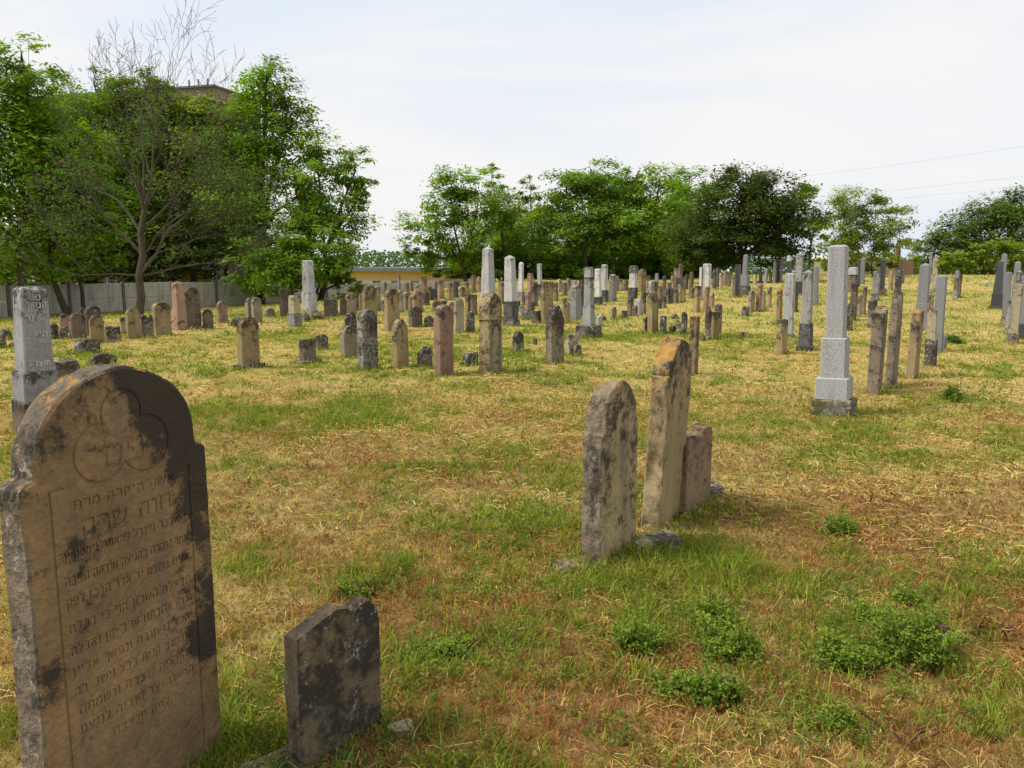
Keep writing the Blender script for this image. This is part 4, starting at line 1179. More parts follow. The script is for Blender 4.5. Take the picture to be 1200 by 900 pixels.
S('arch', 217, 236.5, 385, 336, 'brown', 'tall dark brown arched headstone right of the pink obelisk')
S('arch', 238, 250.5, 385, 362, 'brown', 'small brown arched headstone right of the tall dark brown one')
for (a, b, c, d, m, lab) in ((0, 14, 399, 384, 'rubble', 'dark rough rock at the far left edge, highest of three'), (-2, 8, 408, 396, 'rubble', 'dark rough rock at the far left edge, lowest of three'),
                             (11, 19, 407, 400, 'rubble', 'small dark rock beside the big grey monument at far left')):
    S('rock', a, b, c, d, m, lab)
S('broken', 57, 69.5, 397.5, 377, 'lichen', 'blotched broken stone just right of the big grey monument', name='broken_headstone')
S('broken', 69, 80.5, 397.5, 382, 'rubble', 'dark stump in front of the brick red headstone', name='stone_stub')

# writing on the big grey monument: the raised letters show pale on the shaft front
def monument_letters():
    root = [o for o in bpy.data.objects if o.get('label', '').startswith('big grey monument')][0]
    sh = [c for c in root.children if c.name.startswith('shaft')][0]
    zs = [v.co.z for v in sh.data.vertices]; z0, z1 = min(zs), max(zs)
    hy0 = max(abs(v.co.y) for v in sh.data.vertices if v.co.z < z0 + .05); hx0 = hy0
    hy1 = max(abs(v.co.y) for v in sh.data.vertices if z1 - .2 < v.co.z < z1 - .005)
    tv = []
    for s, k, size, wd in (('פנ', .88, .08, .08), ('הבחור', .79, .075, .26), ('יוסף בר', .64, .085, .32), ('צבי הלוי', .45, .07, .22), ('הלוי זל', .36, .06, .2), ('תנצבה', .1, .07, .24)):
        z = z0 + (z1 - z0) * k
        hy = hy0 + (hy1 - hy0) * k
        tv += hand_cut(s, size * .62, min(wd, hx0 * 1.3), z, -hy - .006, -hy + .004, .2)
    if tv:
        link('inscription', pymesh('inscription', *merge(*tv)), M['white'], sh)['kind'] = 'stuff'
monument_letters()

# ------------------------------------------------------------------ crowded far rows: stones nothing tells apart
def crowd(label, group, lst, cat='headstone'):
    look = {'pale': 'pale', 'tan': 'tan', 'pink': 'pinkish', 'brown': 'brown', 'grey': 'grey', 'white': 'white', 'dark': 'black', 'darkstain': 'blackened', 'lichen': 'blotched', 'rubble': 'dark', 'orange': 'orange stained'}
    lst = sorted(lst, key=lambda q: q[1] + q[2])
    nth = lambda i: {1: 'first', 2: 'second', 3: 'third'}.get(i, '%d%s' % (i, 'th' if 10 < i % 100 < 14 else {1: 'st', 2: 'nd', 3: 'rd'}.get(i % 10, 'th')))
    tmpl = label
    for i, (kind, a, b, c, d, m) in enumerate(lst):
        label = '%s small headstone, %s from the left %s' % (look[m], nth(i + 1), tmpl)
        if kind == 'ob': S('pillar', a, b, c, d, m, label, name='headstone', cat=cat, group=group)
        else: S(kind, a, b, c, d, m, label, name='headstone', cat=cat, group=group, t=.13)
crowd('in the far rows before the wall', 'far rows before the wall', [
    ('arch', 467, 473, 366, 340, 'pale'), ('arch', 473, 481, 363, 342, 'pale'), ('arch', 479, 485.5, 364, 347, 'tan'), ('arch', 483, 496, 366, 340, 'pink'),
    ('ob', 465, 470.5, 350, 322, 'grey'), ('arch', 475, 480, 352, 331, 'pink'), ('flat', 495, 501, 352, 323, 'pink'), ('broken', 507, 515.5, 364, 351, 'lichen'),
    ('arch', 496, 503, 358, 342, 'darkstain'), ('ob', 531, 538, 349, 329, 'dark'), ('flat', 514, 520.5, 350, 327, 'pink'), ('arch', 524, 531, 352, 331, 'tan'),
    ('flat', 505, 513, 352, 338, 'dark'), ('arch', 539, 545.5, 348, 336, 'brown'), ('flat', 553, 557.5, 343, 322, 'brown'), ('arch', 559, 564, 342, 324, 'pink'),
    ('arch', 500, 506, 351, 336, 'tan'), ('broken', 516, 525, 366, 352, 'lichen'), ('arch', 524, 534, 381, 353, 'pale'), ('arch', 486, 492, 348, 333, 'pale'),
    ('broken', 447, 452, 365, 351, 'lichen'), ('arch', 452, 458, 352, 338, 'tan'), ('arch', 544, 550, 344, 330, 'tan'), ('arch', 399, 406, 369, 350, 'brown')])
crowd('in the crowd before the centre trees', 'far rows before the centre trees', [
    ('arch', 614, 621.5, 375, 362, 'grey'), ('arch', 609, 613.5, 372, 357, 'pale'), ('broken', 621, 626, 374, 353, 'lichen'), ('arch', 612, 617, 358, 346, 'lichen'),
    ('arch', 616, 623, 362, 341, 'pink'), ('arch', 653, 658.5, 342, 327, 'pale'), ('arch', 659, 664.5, 347, 331, 'brown'), ('arch', 663, 669.5, 342, 326, 'pale'),
    ('arch', 650, 653.5, 353, 331, 'lichen'), ('arch', 646, 650, 342, 332, 'pale'), ('broken', 623, 630.5, 359, 329, 'lichen'), ('arch', 676, 681, 350, 329, 'pink'),
    ('arch', 721, 725.5, 341, 323, 'tan'), ('flat', 727, 729.5, 340, 327, 'pale'), ('arch', 731, 735.5, 341, 328, 'brown'),
    ('arch', 736, 741.5, 371, 348, 'brown'), ('arch', 741, 746.5, 371, 358, 'brown'), ('arch', 746, 752, 369, 349, 'white'), ('flat', 752, 756, 368, 342, 'lichen'), ('arch', 756, 760.5, 366, 341, 'tan'),
    ('flat', 771, 775, 362, 350, 'dark'), ('broken', 775, 780, 361, 347, 'lichen'), ('arch', 780, 784, 356, 337, 'lichen'), ('broken', 784, 788, 356, 336, 'darkstain'),
    ('arch', 790, 794.5, 355, 337, 'brown'), ('arch', 794.5, 799, 355, 333, 'tan'), ('arch', 798.5, 802.5, 354, 336, 'tan'),
    ('slant', 771, 776, 353, 334, 'orange'), ('arch', 774, 778.5, 350, 329, 'pink'), ('arch', 760, 765, 350, 329, 'white'), ('broken', 764, 770, 348, 328, 'darkstain'),
    ('flat', 790, 794, 340, 314, 'pink'), ('arch', 794.5, 799.5, 339, 309, 'brown'), ('arch', 786.5, 790.5, 342, 322, 'tan'), ('arch', 808, 812, 338, 318, 'brown'),
    ('flat', 801, 806.5, 339, 322, 'brown'), ('ob', 766, 772, 340, 320, 'grey'), ('arch', 758, 762, 339, 323, 'lichen'), ('arch', 776, 780, 341, 323, 'darkstain'),
    ('flat', 782, 786, 344, 331, 'rubble'), ('arch', 808, 813, 350, 336, 'lichen'), ('flat', 791, 801, 346, 325, 'dark'), ('arch', 640, 645, 343, 331, 'grey'), ('arch', 672, 676, 344, 328, 'grey'),
    ('arch', 691, 695, 341, 328, 'tan'), ('arch', 594, 599, 346, 331, 'brown'), ('arch', 605, 609, 366, 352, 'lichen'), ('arch', 633, 638, 364, 346, 'pale')])
crowd('in the shade under the dark tree', 'stones under the dark tree', [
    ('flat', 839, 842.5, 337, 314, 'brown'), ('arch', 848, 851.5, 335, 317, 'pink'), ('arch', 843, 846.5, 337, 320, 'pale'), ('arch', 853, 856, 336, 319, 'brown'),
    ('flat', 835, 839, 338, 317, 'rubble'), ('arch', 895, 899.5, 332, 314, 'white'), ('flat', 906, 909, 332, 304, 'grey'), ('flat', 909.5, 913, 331, 302, 'dark'),
    ('flat', 913, 916.5, 331, 302, 'grey'), ('arch', 883, 886, 334, 321, 'pale'), ('arch', 901, 905, 331, 320, 'pink'), ('arch', 889, 893, 332, 318, 'dark')])

# ------------------------------------------------------------------ foliage
def leaf_cloud(C, L, W, cols, rng, up=0.35, droop=0.0, bias=None):
    """rhombic leaves at points C (n,3) with length L and width W (arrays)"""
    n = len(C)
    nrm = rng.normal(size=(n, 3)); nrm[:, 2] = np.abs(nrm[:, 2]) * (1 + up) + up
    if bias is not None: nrm = nrm * .55 + bias
    nrm /= np.linalg.norm(nrm, axis=1)[:, None]
    r = rng.normal(size=(n, 3)); r[:, 2] -= droop
    tan = r - nrm * (r * nrm).sum(1)[:, None]
    tan /= np.linalg.norm(tan, axis=1)[:, None] + 1e-9
    bit = np.cross(nrm, tan)
    L = np.broadcast_to(L, n)[:, None]; W = np.broadcast_to(W, n)[:, None]
    V = np.empty((n, 4, 3))
    V[:, 0] = C - tan * L * .5; V[:, 1] = C + bit * W * .5 + tan * L * .05; V[:, 2] = C + tan * L * .5 - nrm * L * 0.08; V[:, 3] = C - bit * W * .5 + tan * L * .05
    F = np.arange(4 * n).reshape(n, 4)
    return V.reshape(-1, 3), F, np.repeat(cols, 4, 0)

PAL = {  # dark and light leaf colour
    'robinia': ((0.08, 0.165, 0.015), (0.27, 0.42, 0.042)),
    'fresh': ((0.11, 0.175, 0.02), (0.29, 0.36, 0.05)),
    'deep': ((0.032, 0.062, 0.011), (0.105, 0.145, 0.024)),
    'mid': ((0.065, 0.14, 0.014), (0.22, 0.34, 0.035)),
    'bush': ((0.06, 0.11, 0.018), (0.16, 0.24, 0.038)),
    'pale': ((0.12, 0.15, 0.05), (0.24, 0.26, 0.10)),
}

def tree(label, bpx, Y, lobes, pal='robinia', leaf=0.2, lai=4.0, trunk_r=0.14, bottom=None, name='tree', cat='tree', group=None, split=0.45, clump=None, bark='bark', bend=0.0, by=None, thin=1.0):
    seed = int(bpx * 7 + Y * 31)
    rng = np.random.default_rng(seed); rnd = random.Random(seed)
    if by is not None:
        base = ground_at(bpx, by); Y = base.y
    else:
        base = at_depth(bpx, 330, Y); base.z = float(terrain(base.x, base.y))
    mpp = Y / FPX
    root = empty(name, base); tag(root, label, cat, group)
    bv, bf = [], []
    def addtube(pts, rad, n):
        v, f = tube(pts, rad, n); o = len(bv)
        bv.extend(v); bf.extend([tuple(i + o for i in q) for q in f])
    LP, LC, LB = [], [], []
    cd, cl = PAL[pal]
    cd, cl = np.array(cd), np.array(cl)
    # fork point of the trunk
    cs = [at_depth(px, py, Y) - base for px, py, rx, ry in lobes]
    mean = sum(cs, Vector()) / len(cs)
    low = min((c.z - lobes[i][3] * mpp) for i, c in enumerate(cs))
    fork = Vector((mean.x * .35 + bend, rnd.uniform(-.2, .2), max(low * 0.9, mean.z * split)))
    tp = [Vector((0, 0, -.4)), Vector((0, 0, 0)), fork * .5 + Vector((rnd.uniform(-.15, .15), 0, 0)), fork]
    addtube(tp, [trunk_r * 1.35, trunk_r * 1.1, trunk_r * .85, trunk_r * .7], 7)
    for (px, py, rx, ry), c in zip(lobes, cs):
        rx, ry = rx * mpp * 1.12, ry * mpp * 1.1
        rz = 0.8 * (rx + ry) / 2
        c = c + Vector((0, rnd.uniform(-.5, .5) * rz, 0))
        mid = fork.lerp(c, .5) + Vector((rnd.uniform(-.1, .1) * rx, rnd.uniform(-.1, .1) * rx, rnd.uniform(0, .15) * ry))
        tipv = c + Vector((rnd.uniform(-.2, .2) * rx, 0, ry * .75))
        limb = [fork, mid, c, tipv]
        addtube(limb, [trunk_r * .6, trunk_r * .42, trunk_r * .28, trunk_r * .06], 5)
        nl = int(1.3 * lai * math.pi * rx * ry / (leaf * leaf * 0.36) * thin)
        cr = clump or max(0.3, 0.30 * min(rx, ry))
        nc = max(6, int(nl / (95 if leaf < .3 else 60)))
        d = rng.normal(size=(nc, 3)); d /= np.linalg.norm(d, axis=1)[:, None]
        rad = rng.random(nc) ** (1 / 2.6)
        cc = d * rad[:, None] * np.array([rx, rz, ry])
        cc *= (0.84 + 0.22 * rng.random((nc, 1)))
        cc = cc + np.array(c)
        csz = cr * (0.6 + 0.8 * rng.random(nc))
        per = rng.multinomial(nl, csz ** 2 / (csz ** 2).sum())
        tone = rng.random(nc)
        for k in range(nc):
            m = per[k]
            q = rng.normal(size=(m, 3)) * np.array([1, 1, .5]) * csz[k] * .55
            LP.append(cc[k] + q)
            nb = d[k] * .8 + np.array([0, 0, .75]) + rng.normal(size=3) * .35     # leaves of one spray share a lie
            LB.append(np.broadcast_to(nb, (m, 3)))
            lt = np.clip(tone[k] * .7 + .35 * rng.random(m) - .02, 0, 1)
            LC.append(cd + (cl - cd) * lt[:, None])
            if k % 2 == 0:
                t = rnd.uniform(.1, .95)
                a = mid.lerp(c, t * 2) if t < .5 else c.lerp(tipv, t * 2 - 1)
                e = Vector(cc[k])
                addtube([a, a.lerp(e, .5) + Vector((rnd.uniform(-.1, .1), rnd.uniform(-.1, .1), rnd.uniform(-.05, .2))) * rx * .5, e], [trunk_r * .16, trunk_r * .1, trunk_r * .03], 3)
    P = np.concatenate(LP); C = np.concatenate(LC)
    n = len(P)
    P[:, 2] = np.maximum(P[:, 2], 0.12)
    L = leaf * (0.5 + 1.0 * rng.random(n) ** 1.4)
    V, F, CC = leaf_cloud(P, L * 1.15, L * .5, C * (0.85 + 0.3 * rng.random((n, 1))), rng, bias=np.concatenate(LB))
    link('trunk', pymesh('trunk', bv, bf), M[bark], root, 60)
    link('crown', npmesh('crown', V, [F], CC), M['leaf'], root)
    return root

# left: trees inside and behind the wall
LG = 'trees along the wall at left'
tree('leafy tree at the far left edge, tallest on that side', 28, 31, [(-30, 160, 80, 90), (25, 95, 42, 50), (-15, 255, 80, 55), (45, 170, 40, 45)], 'robinia', .185, 4.2, .16, group=LG)
tree('leafy tree with leaning trunk behind the left headstone cluster', 76, 33, [(62, 195, 45, 65), (68, 275, 55, 42), (52, 130, 34, 40), (95, 235, 40, 40)], 'robinia', .185, 4.2, .13, group=LG, bend=-.5)
tree('slim leafy tree with thin leaning trunk right of the left cluster', 95, 34, [(112, 255, 32, 38), (100, 305, 36, 22), (100, 180, 26, 40)], 'robinia', .185, 4.2, .09, group=LG, bend=-.35)
tree('dark leafy tree behind the bare tree', 150, 42, [(118, 130, 42, 45), (160, 170, 50, 60), (150, 250, 60, 50), (165, 110, 36, 25), (100, 200, 40, 50)], 'mid', .205, 4.0, .2, group=LG)
tree('yellow green tree behind the bare tree on its right', 228, 42, [(205, 130, 45, 30), (240, 128, 26, 22), (222, 205, 50, 55), (250, 160, 38, 40), (215, 275, 60, 42)], 'fresh', .185, 3.4, .2, group=LG)
tree('tall robinia in front of the dark block, topping its roof', 305, 41, [(310, 95, 32, 32), (295, 150, 45, 40), (335, 150, 38, 45), (290, 225, 50, 55), (345, 230, 40, 50)], 'robinia', .185, 3.6, .2, group=LG)
tree('light robinia at the right end of the left trees', 375, 40, [(372, 195, 34, 42), (415, 200, 26, 26), (400, 255, 34, 42), (355, 270, 40, 40), (425, 225, 16, 22)], 'robinia', .185, 3.0, .15, group=LG)
tree('dark low bush beside the tall white pillar', 372, 38.5, [(385, 305, 38, 34), (345, 308, 45, 34), (300, 308, 45, 32), (408, 330, 20, 22)], 'mid', .2, 5.0, .1, name='bush', cat='bush', group=LG, split=.2)
tree('dark undergrowth bush under the bare tree', 205, 41, [(180, 300, 55, 34), (235, 300, 48, 34), (120, 308, 50, 28), (60, 312, 55, 26)], 'deep', .185, 5.0, .1, name='bush', cat='bush', group=LG, split=.2)
tree('dark undergrowth bush at the far left edge by the wall', 10, 36, [(0, 300, 50, 32), (40, 315, 40, 20)], 'mid', .205, 4.2, .1, name='bush', cat='bush', group=LG, split=.2)

# the bare tree
def bare_tree():
    base = ground_at(163, 373)
    root = empty('bare_tree', base); tag(root, 'half dead bare brown tree standing before the wall at left', 'tree')
    rnd = random.Random(5)
    mpp = base.y / FPX
    H = (373 - 45) * mpp
    bv, bf = [], []; tips = []
    def addtube(pts, rad, n):
        v, f = tube(pts, rad, n); o = len(bv)
        bv.extend(v); bf.extend([tuple(i + o for i in q) for q in f])
    KS = mpp / .0302
    def grow(p, d, L, r, depth):
        seg = 4 if depth < 3 else 3
        pts = [p]; rad = [r]
        q = p.copy(); dd = d.copy()
        for i in range(seg):
            j = .22 if depth else .08
            dd = (dd + Vector((rnd.uniform(-j, j), rnd.uniform(-j, j), rnd.uniform(-j, j) + (.07 if depth > 1 else 0)))).normalized()
            q = q + dd * (L / seg)
            pts.append(q.copy()); rad.append(max(.0045, r * (1 - .45 * (i + 1) / seg)))
        addtube(pts, rad, 6 if depth == 0 else 5 if depth < 3 else 3)
        if depth >= 7 or L < .16:
            tips.append(q); return
        nb = 3 if depth in (0, 2) else rnd.choice((2, 3, 3))
        if depth >= 4: nb = 2
        for k in range(nb):
            t = 1.0 if k == 0 else rnd.uniform(.35, .95)
            i = min(seg, max(1, int(t * seg + .5)))
            ang = rnd.uniform(.15, .4) if k == 0 else rnd.uniform(.4, .95)
            ax = Vector((rnd.gauss(0, 1), rnd.gauss(0, 1), rnd.gauss(0, .4))).normalized()
            nd = (Matrix.Rotation(ang, 3, ax) @ dd).normalized()
            if depth < 3 and nd.z < -.1: nd.z = abs(nd.z)
            grow(pts[i], nd, L * rnd.uniform(.62, .82), max(.0045, rad[i] * (.8 if k == 0 else .58)), depth + 1)
    # trunk leaning a little, one low side limb, then the crown
    trunk = [Vector((-.05, 0, -.3)), Vector((-.02, 0, 0)), Vector((.1, 0, H * .07)), Vector((.08, 0, H * .15)), Vector((.24, 0, H * .22)), Vector((.2, .05, H * .30)), Vector((.34, .05, H * .38))]
    addtube(trunk, [q * KS * .74 for q in (.28, .23, .19, .175, .16, .14, .11)], 8)
    for (tt, d, L, r) in ((3, (.75, -.3, .75), 2.9, .13), (4, (-.75, -.3, .6), 2.3, .1), (4, (.6, .5, .75), 2.2, .09), (6, (-.12, .1, 1), 2.6, .11), (6, (.25, -.1, 1), 3.1, .12), (5, (.65, .2, .8), 2.7, .1), (5, (-.5, .2, .85), 2.4, .1), (6, (.0, -.5, .9), 2.6, .09), (6, (.12, .3, 1), 2.7, .1), (6, (.5, -.1, .9), 2.8, .1),
                          (3, (.95, 0, .15), 2.4, .07), (3, (-.95, -.2, .1), 2.2, .07)):
        grow(trunk[tt], Vector(d).normalized(), L * KS * .74, r * KS * .58, 1)
    link('trunk', pymesh('trunk', bv, bf), M['deadbark'], root, 60)
    rng = np.random.default_rng(3)
    T = np.array([t for t in tips if t.z < H * .72])
    sel = T[rng.random(len(T)) < .35]
    P = np.repeat(sel, 9, 0) + rng.normal(size=(len(sel) * 9, 3)) * .14
    cols = np.where(rng.random((len(P), 1)) < .2, np.array([[.13, .10, .03]]), np.array([[.07, .14, .025]])) * (.7 + .6 * rng.random((len(P), 1)))
    L = .11 * (.7 + .6 * rng.random(len(P)))
    V, F, CC = leaf_cloud(P, L, L * .5, cols, rng)
    link('crown', npmesh('crown', V, [F], CC), M['leaf'], root)
bare_tree()

# centre
CG = 'trees behind the centre rows'
tree('rounded robinia at the left end of the centre trees', 548, 64, [(528, 225, 34, 30), (510, 268, 38, 32), (560, 245, 30, 40), (545, 300, 55, 24), (500, 300, 28, 18)], 'robinia', .265, 3.4, .17, group=CG)
tree('slender robinia between the rounded one and the main grove', 590, 66, [(577, 215, 17, 22), (592, 248, 24, 30), (600, 290, 30, 30)], 'robinia', .265, 3.0, .13, group=CG)
tree('sparse pale dying tree in a gap of the centre trees', 624, 70, [(622, 222, 16, 22), (628, 255, 16, 20)], 'pale', .26, 1.4, .12, group=CG)
tree('broad robinia with rounded top in the centre grove', 690, 64, [(665, 225, 38, 30), (695, 215, 36, 28), (655, 270, 38, 35), (700, 265, 40, 35), (670, 310, 50, 22)], 'mid', .265, 4.0, .2, group=CG)
tree('robinia left of the dark tree with upright top', 752, 65, [(745, 215, 30, 24), (770, 225, 30, 32), (740, 265, 38, 35), (775, 290, 36, 34), (735, 305, 35, 24)], 'robinia', .265, 3.8, .18, group=CG)
tree('light robinia peeping out behind the dark tree on the left', 815, 68, [(808, 222, 26, 26), (800, 265, 32, 34), (835, 230, 20, 20)], 'robinia', .265, 3.2, .15, group=CG)
tree('light robinia peeping out behind the dark tree on the right', 948, 68, [(942, 225, 18, 20), (960, 255, 18, 26)], 'robinia', .265, 2.8, .12, group=CG)
tree('broad dark round tree shading the stones right of centre', 868, 52, [(880, 240, 62, 42), (835, 272, 50, 38), (925, 268, 44, 38), (880, 283, 65, 28), (875, 214, 34, 16), (812, 292, 26, 22)], 'deep', .2, 5.0, .22, group=CG, split=.4)
tree('low dark bush filling in under the centre grove', 700, 68, [(640, 306, 45, 26), (700, 308, 45, 26), (760, 308, 45, 26), (580, 312, 38, 20), (815, 306, 32, 24), (545, 318, 35, 12)], 'deep', .28, 6.0, .1, name='bush', cat='bush', group=CG, split=.2)

tree('robinia in the second line behind the rounded robinia', 610, 78, [(600, 265, 34, 34), (630, 285, 36, 36), (570, 290, 36, 30)], 'mid', .32, 4.2, .15, group=CG)
tree('robinia in the second line behind the centre grove', 712, 78, [(715, 245, 36, 40), (690, 290, 45, 32), (745, 285, 40, 36)], 'mid', .32, 4.5, .15, group=CG)
tree('robinia in the second line left of the dark tree', 800, 80, [(795, 250, 32, 38), (780, 292, 40, 30), (825, 280, 36, 36)], 'mid', .32, 4.5, .15, group=CG)
tree('shaded tree filling the gap behind the leaning trunks at left', 110, 44, [(95, 150, 40, 45), (110, 230, 50, 55), (70, 285, 50, 35), (140, 290, 45, 30)], 'mid', .24, 4.2, .15, group=LG)
tree('shaded tree before the dark block between the yellow green tree and the tall robinia', 262, 45, [(255, 190, 40, 45), (262, 260, 45, 45), (285, 290, 40, 32)], 'mid', .24, 4.2, .15, group=LG)

# saplings and bushes at right
SG = 'saplings right of the dark tree'
tree('leftmost thin sapling right of the dark tree', 984, 62, [(984, 238, 12, 20), (986, 268, 17, 24), (975, 290, 14, 16)], 'fresh', .19, 3.4, .05, clump=.5, group=SG, name='sapling')
tree('second thin sapling right of the dark tree', 1005, 63, [(1004, 238, 12, 17), (1008, 264, 16, 22), (1003, 288, 14, 14)], 'fresh', .19, 3.4, .05, clump=.5, group=SG, name='sapling')
tree('third thin sapling right of the dark tree, tallest of four', 1022, 63, [(1026, 240, 13, 20), (1022, 268, 17, 22), (1030, 290, 14, 14)], 'fresh', .19, 3.4, .05, clump=.5, group=SG, name='sapling')
tree('rightmost thin sapling with spreading top', 1054, 62, [(1056, 256, 17, 14), (1052, 276, 22, 16)], 'fresh', .19, 3.4, .05, clump=.5, group=SG, name='sapling')
tree('light green low bush beneath the saplings', 1000, 70, [(985, 303, 24, 17), (1018, 306, 24, 14), (1045, 307, 18, 12)], 'fresh', .22, 3.6, .06, name='bush', cat='bush', split=.2)
RG = 'bushy trees at the right edge'
tree('big rounded bushy tree at the right edge', 1150, 84, [(1165, 262, 40, 30), (1195, 245, 34, 24), (1130, 280, 34, 32), (1215, 280, 40, 40), (1100, 297, 26, 24), (1155, 300, 40, 22)], 'bush', .3, 4.2, .25, group=RG, split=.3)
tree('light green shrub in front of the big bushy tree', 1175, 76, [(1170, 297, 30, 16), (1145, 303, 22, 14), (1198, 300, 24, 18)], 'fresh', .26, 3.8, .06, name='bush', cat='bush', group=RG, split=.2)
tree('light green shrub at the left foot of the big bushy tree', 1112, 76, [(1108, 306, 18, 13), (1128, 310, 14, 10), (1080, 311, 16, 10)], 'fresh', .26, 3.8, .06, name='bush', cat='bush', group=RG, split=.2)

# far-off wood along the horizon
def far_wood():
    rng = np.random.default_rng(77)
    P = []; C = []
    for px in np.arange(-140, 1380, 5.0):
        Y = 190 + 30 * rng.random()
        top = 300 + 6 * float(fbm(px * .02, 0, 5, 3)) - (6 if 380 < px < 520 else 0)
        c = at_depth(px, top, Y)
        zg = float(terrain(c.x, Y))
        m = 110
        r = rng.normal(size=(m, 3))
        h = max(2.5, c.z - zg)
        q = np.stack([c.x + r[:, 0] * 1.3, Y + r[:, 1] * 2, zg + h * rng.random(m) ** .7 + r[:, 2] * .25], 1)
        P.append(q)
        t = rng.random() * .6 + .4 * rng.random((m, 1))
        C.append(np.array([[.05, .10, .03]]) + t * np.array([[.06, .08, .03]]))
    P = np.concatenate(P); C = np.concatenate(C)
    V, F, CC = leaf_cloud(P, np.full(len(P), 1.0), np.full(len(P), .7), C, rng)
    o = link('far_wood', npmesh('far_wood', V, [F], CC), M['leaf'])
    tag(o, 'far wooded tree line along the horizon beyond the buildings', 'wood', kind='stuff')
far_wood()

# ------------------------------------------------------------------ weeds that stand as plants of their own
WEEDS = []
def weed(px, py, wpx, hpx, label, n=700, pal=((0.065, 0.125, 0.014), (0.25, 0.34, 0.045)), stump=False, leaf=0.0145):
    p = ground_at(px, py); mpp = p.y / FPX
    rng = np.random.default_rng(int(px + py * 3)); rnd = random.Random(int(px))
    WEEDS.append((p.x, p.y, wpx * mpp / 2))
    root = empty('weed_clump', p); tag(root, label, 'weed', 'green weed clumps in the grass')
    rx, h = wpx * mpp / 2 * 1.2, hpx * mpp * 1.4
    n = int(n * 4.0); leaf *= rnd.uniform(.75, 1.25)
    sv, sf = [], []; LP = []; LC = []
    ns = max(14, int(n / 30))
    subs = []
    for k in range(max(4, int(wpx / 9))):
        a = rnd.uniform(0, 6.283); q = math.sqrt(rnd.random()) * .85
        subs.append((q * rx * math.cos(a), q * rx * .85 * math.sin(a), rnd.uniform(.4, 1.0) * (1 - .25 * q), rx * rnd.uniform(.25, .6)))
    for k in range(ns):
        sx, sy, sh_, sr = subs[k % len(subs)]
        a = rnd.uniform(0, 6.283); rr = sr * math.sqrt(rnd.random())
        tip = Vector((sx + rr * math.cos(a), sy + rr * math.sin(a), h * sh_ * rnd.uniform(.3, 1.0) * (1.45 if rnd.random() < .12 else 1)))
        b = Vector((sx * .8, sy * .8, -.02))
        mid = b.lerp(tip, .55) + Vector((0, 0, h * .1))
        v, f = tube([b, mid, tip], [.003, .0022, .001], 3); o = len(sv)
        sv.extend(v); sf.extend([tuple(i + o for i in q) for q in f])
        m = int(n / ns)
        t = rng.random(m) ** .7
        bb, mm, tt = np.array(b), np.array(mid), np.array(tip)
        q = np.where(t[:, None] < .5, bb + (mm - bb) * (t[:, None] * 2), mm + (tt - mm) * (t[:, None] * 2 - 1))
        LP.append(q + rng.normal(size=(m, 3)) * leaf * np.array([.9, .9, .5]))
        cd, cl = np.array(pal[0]), np.array(pal[1])
        LC.append(cd + (cl - cd) * np.clip(.75 * t[:, None] ** 2 + .4 * rng.random((m, 1)), 0, 1))
    P = np.concatenate(LP); C = np.concatenate(LC)
    P[:, 2] = np.maximum(P[:, 2], .006)
    L = leaf * (.7 + .7 * rng.random(len(P)))
    V, F, CC = leaf_cloud(P, L, L * .6, C, rng, .5)
    link('stem', pymesh('stem', sv, sf), M['stem'], root)
    link('leaves', npmesh('leaves', V, [F], CC), M['leaf'], root)
    if stump:
        r0 = .03
        rings = [[(rx * .45 + r0 * k * math.cos(q), r0 * k * math.sin(q), z) for q in [i * math.pi / 3 for i in range(6)]] for z, k in ((-.03, 1.2), (h * .45, 1), (h * .5, .8))]
        v, f = loft(rings)
        link('cut_stump', pymesh('cut_stump', wobble(v, .006, 20, 3), f), M['twig'], root)
    return root
weed(1075, 772, 105, 62, 'largest leafy weed clump with a cut stump, lower right', 1500, stump=True)
weed(992, 782, 60, 34, 'leafy weed clump just left of the largest one', 700)
weed(1072, 711, 42, 20, 'small flat weed clump behind the largest one', 400)
weed(757, 768, 60, 44, 'dark leafy weed clump in front of the middle foreground headstone', 800)
weed(852, 770, 62, 36, 'leafy weed clump between the two stumps right of centre', 700)
weed(835, 822, 66, 42, 'leafy weed clump with twig stub at lower centre right', 700, stump=True)
weed(838, 738, 48, 44, 'tall loose weed clump behind the leafy one right of centre', 500)
weed(962, 850, 62, 30, 'low spreading weed clump at the lower right', 500)
weed(975, 622, 46, 22, 'weed clump in the dry grass right of the pinkish headstone', 450)
weed(1118, 470, 30, 18, 'small dark bush like weed right of the granite obelisk', 400, ((0.045, 0.085, 0.012), (0.14, 0.20, 0.03)), leaf=.028)
weed(1118, 402, 14, 9, 'tiny dark weed behind the small dark block', 150, ((0.035, 0.085, 0.015), (0.08, 0.15, 0.03)), leaf=.06)
weed(425, 698, 60, 22, 'weed tuft with reddish dead twigs above the broken slab', 350)
weed(528, 765, 46, 26, 'small weed tuft right of the broken slab', 320)
weed(1010, 728, 40, 22, 'small weed tuft above and left of the largest clump', 280)
weed(785, 812, 30, 26, 'thin weed tuft at the lower centre', 160)

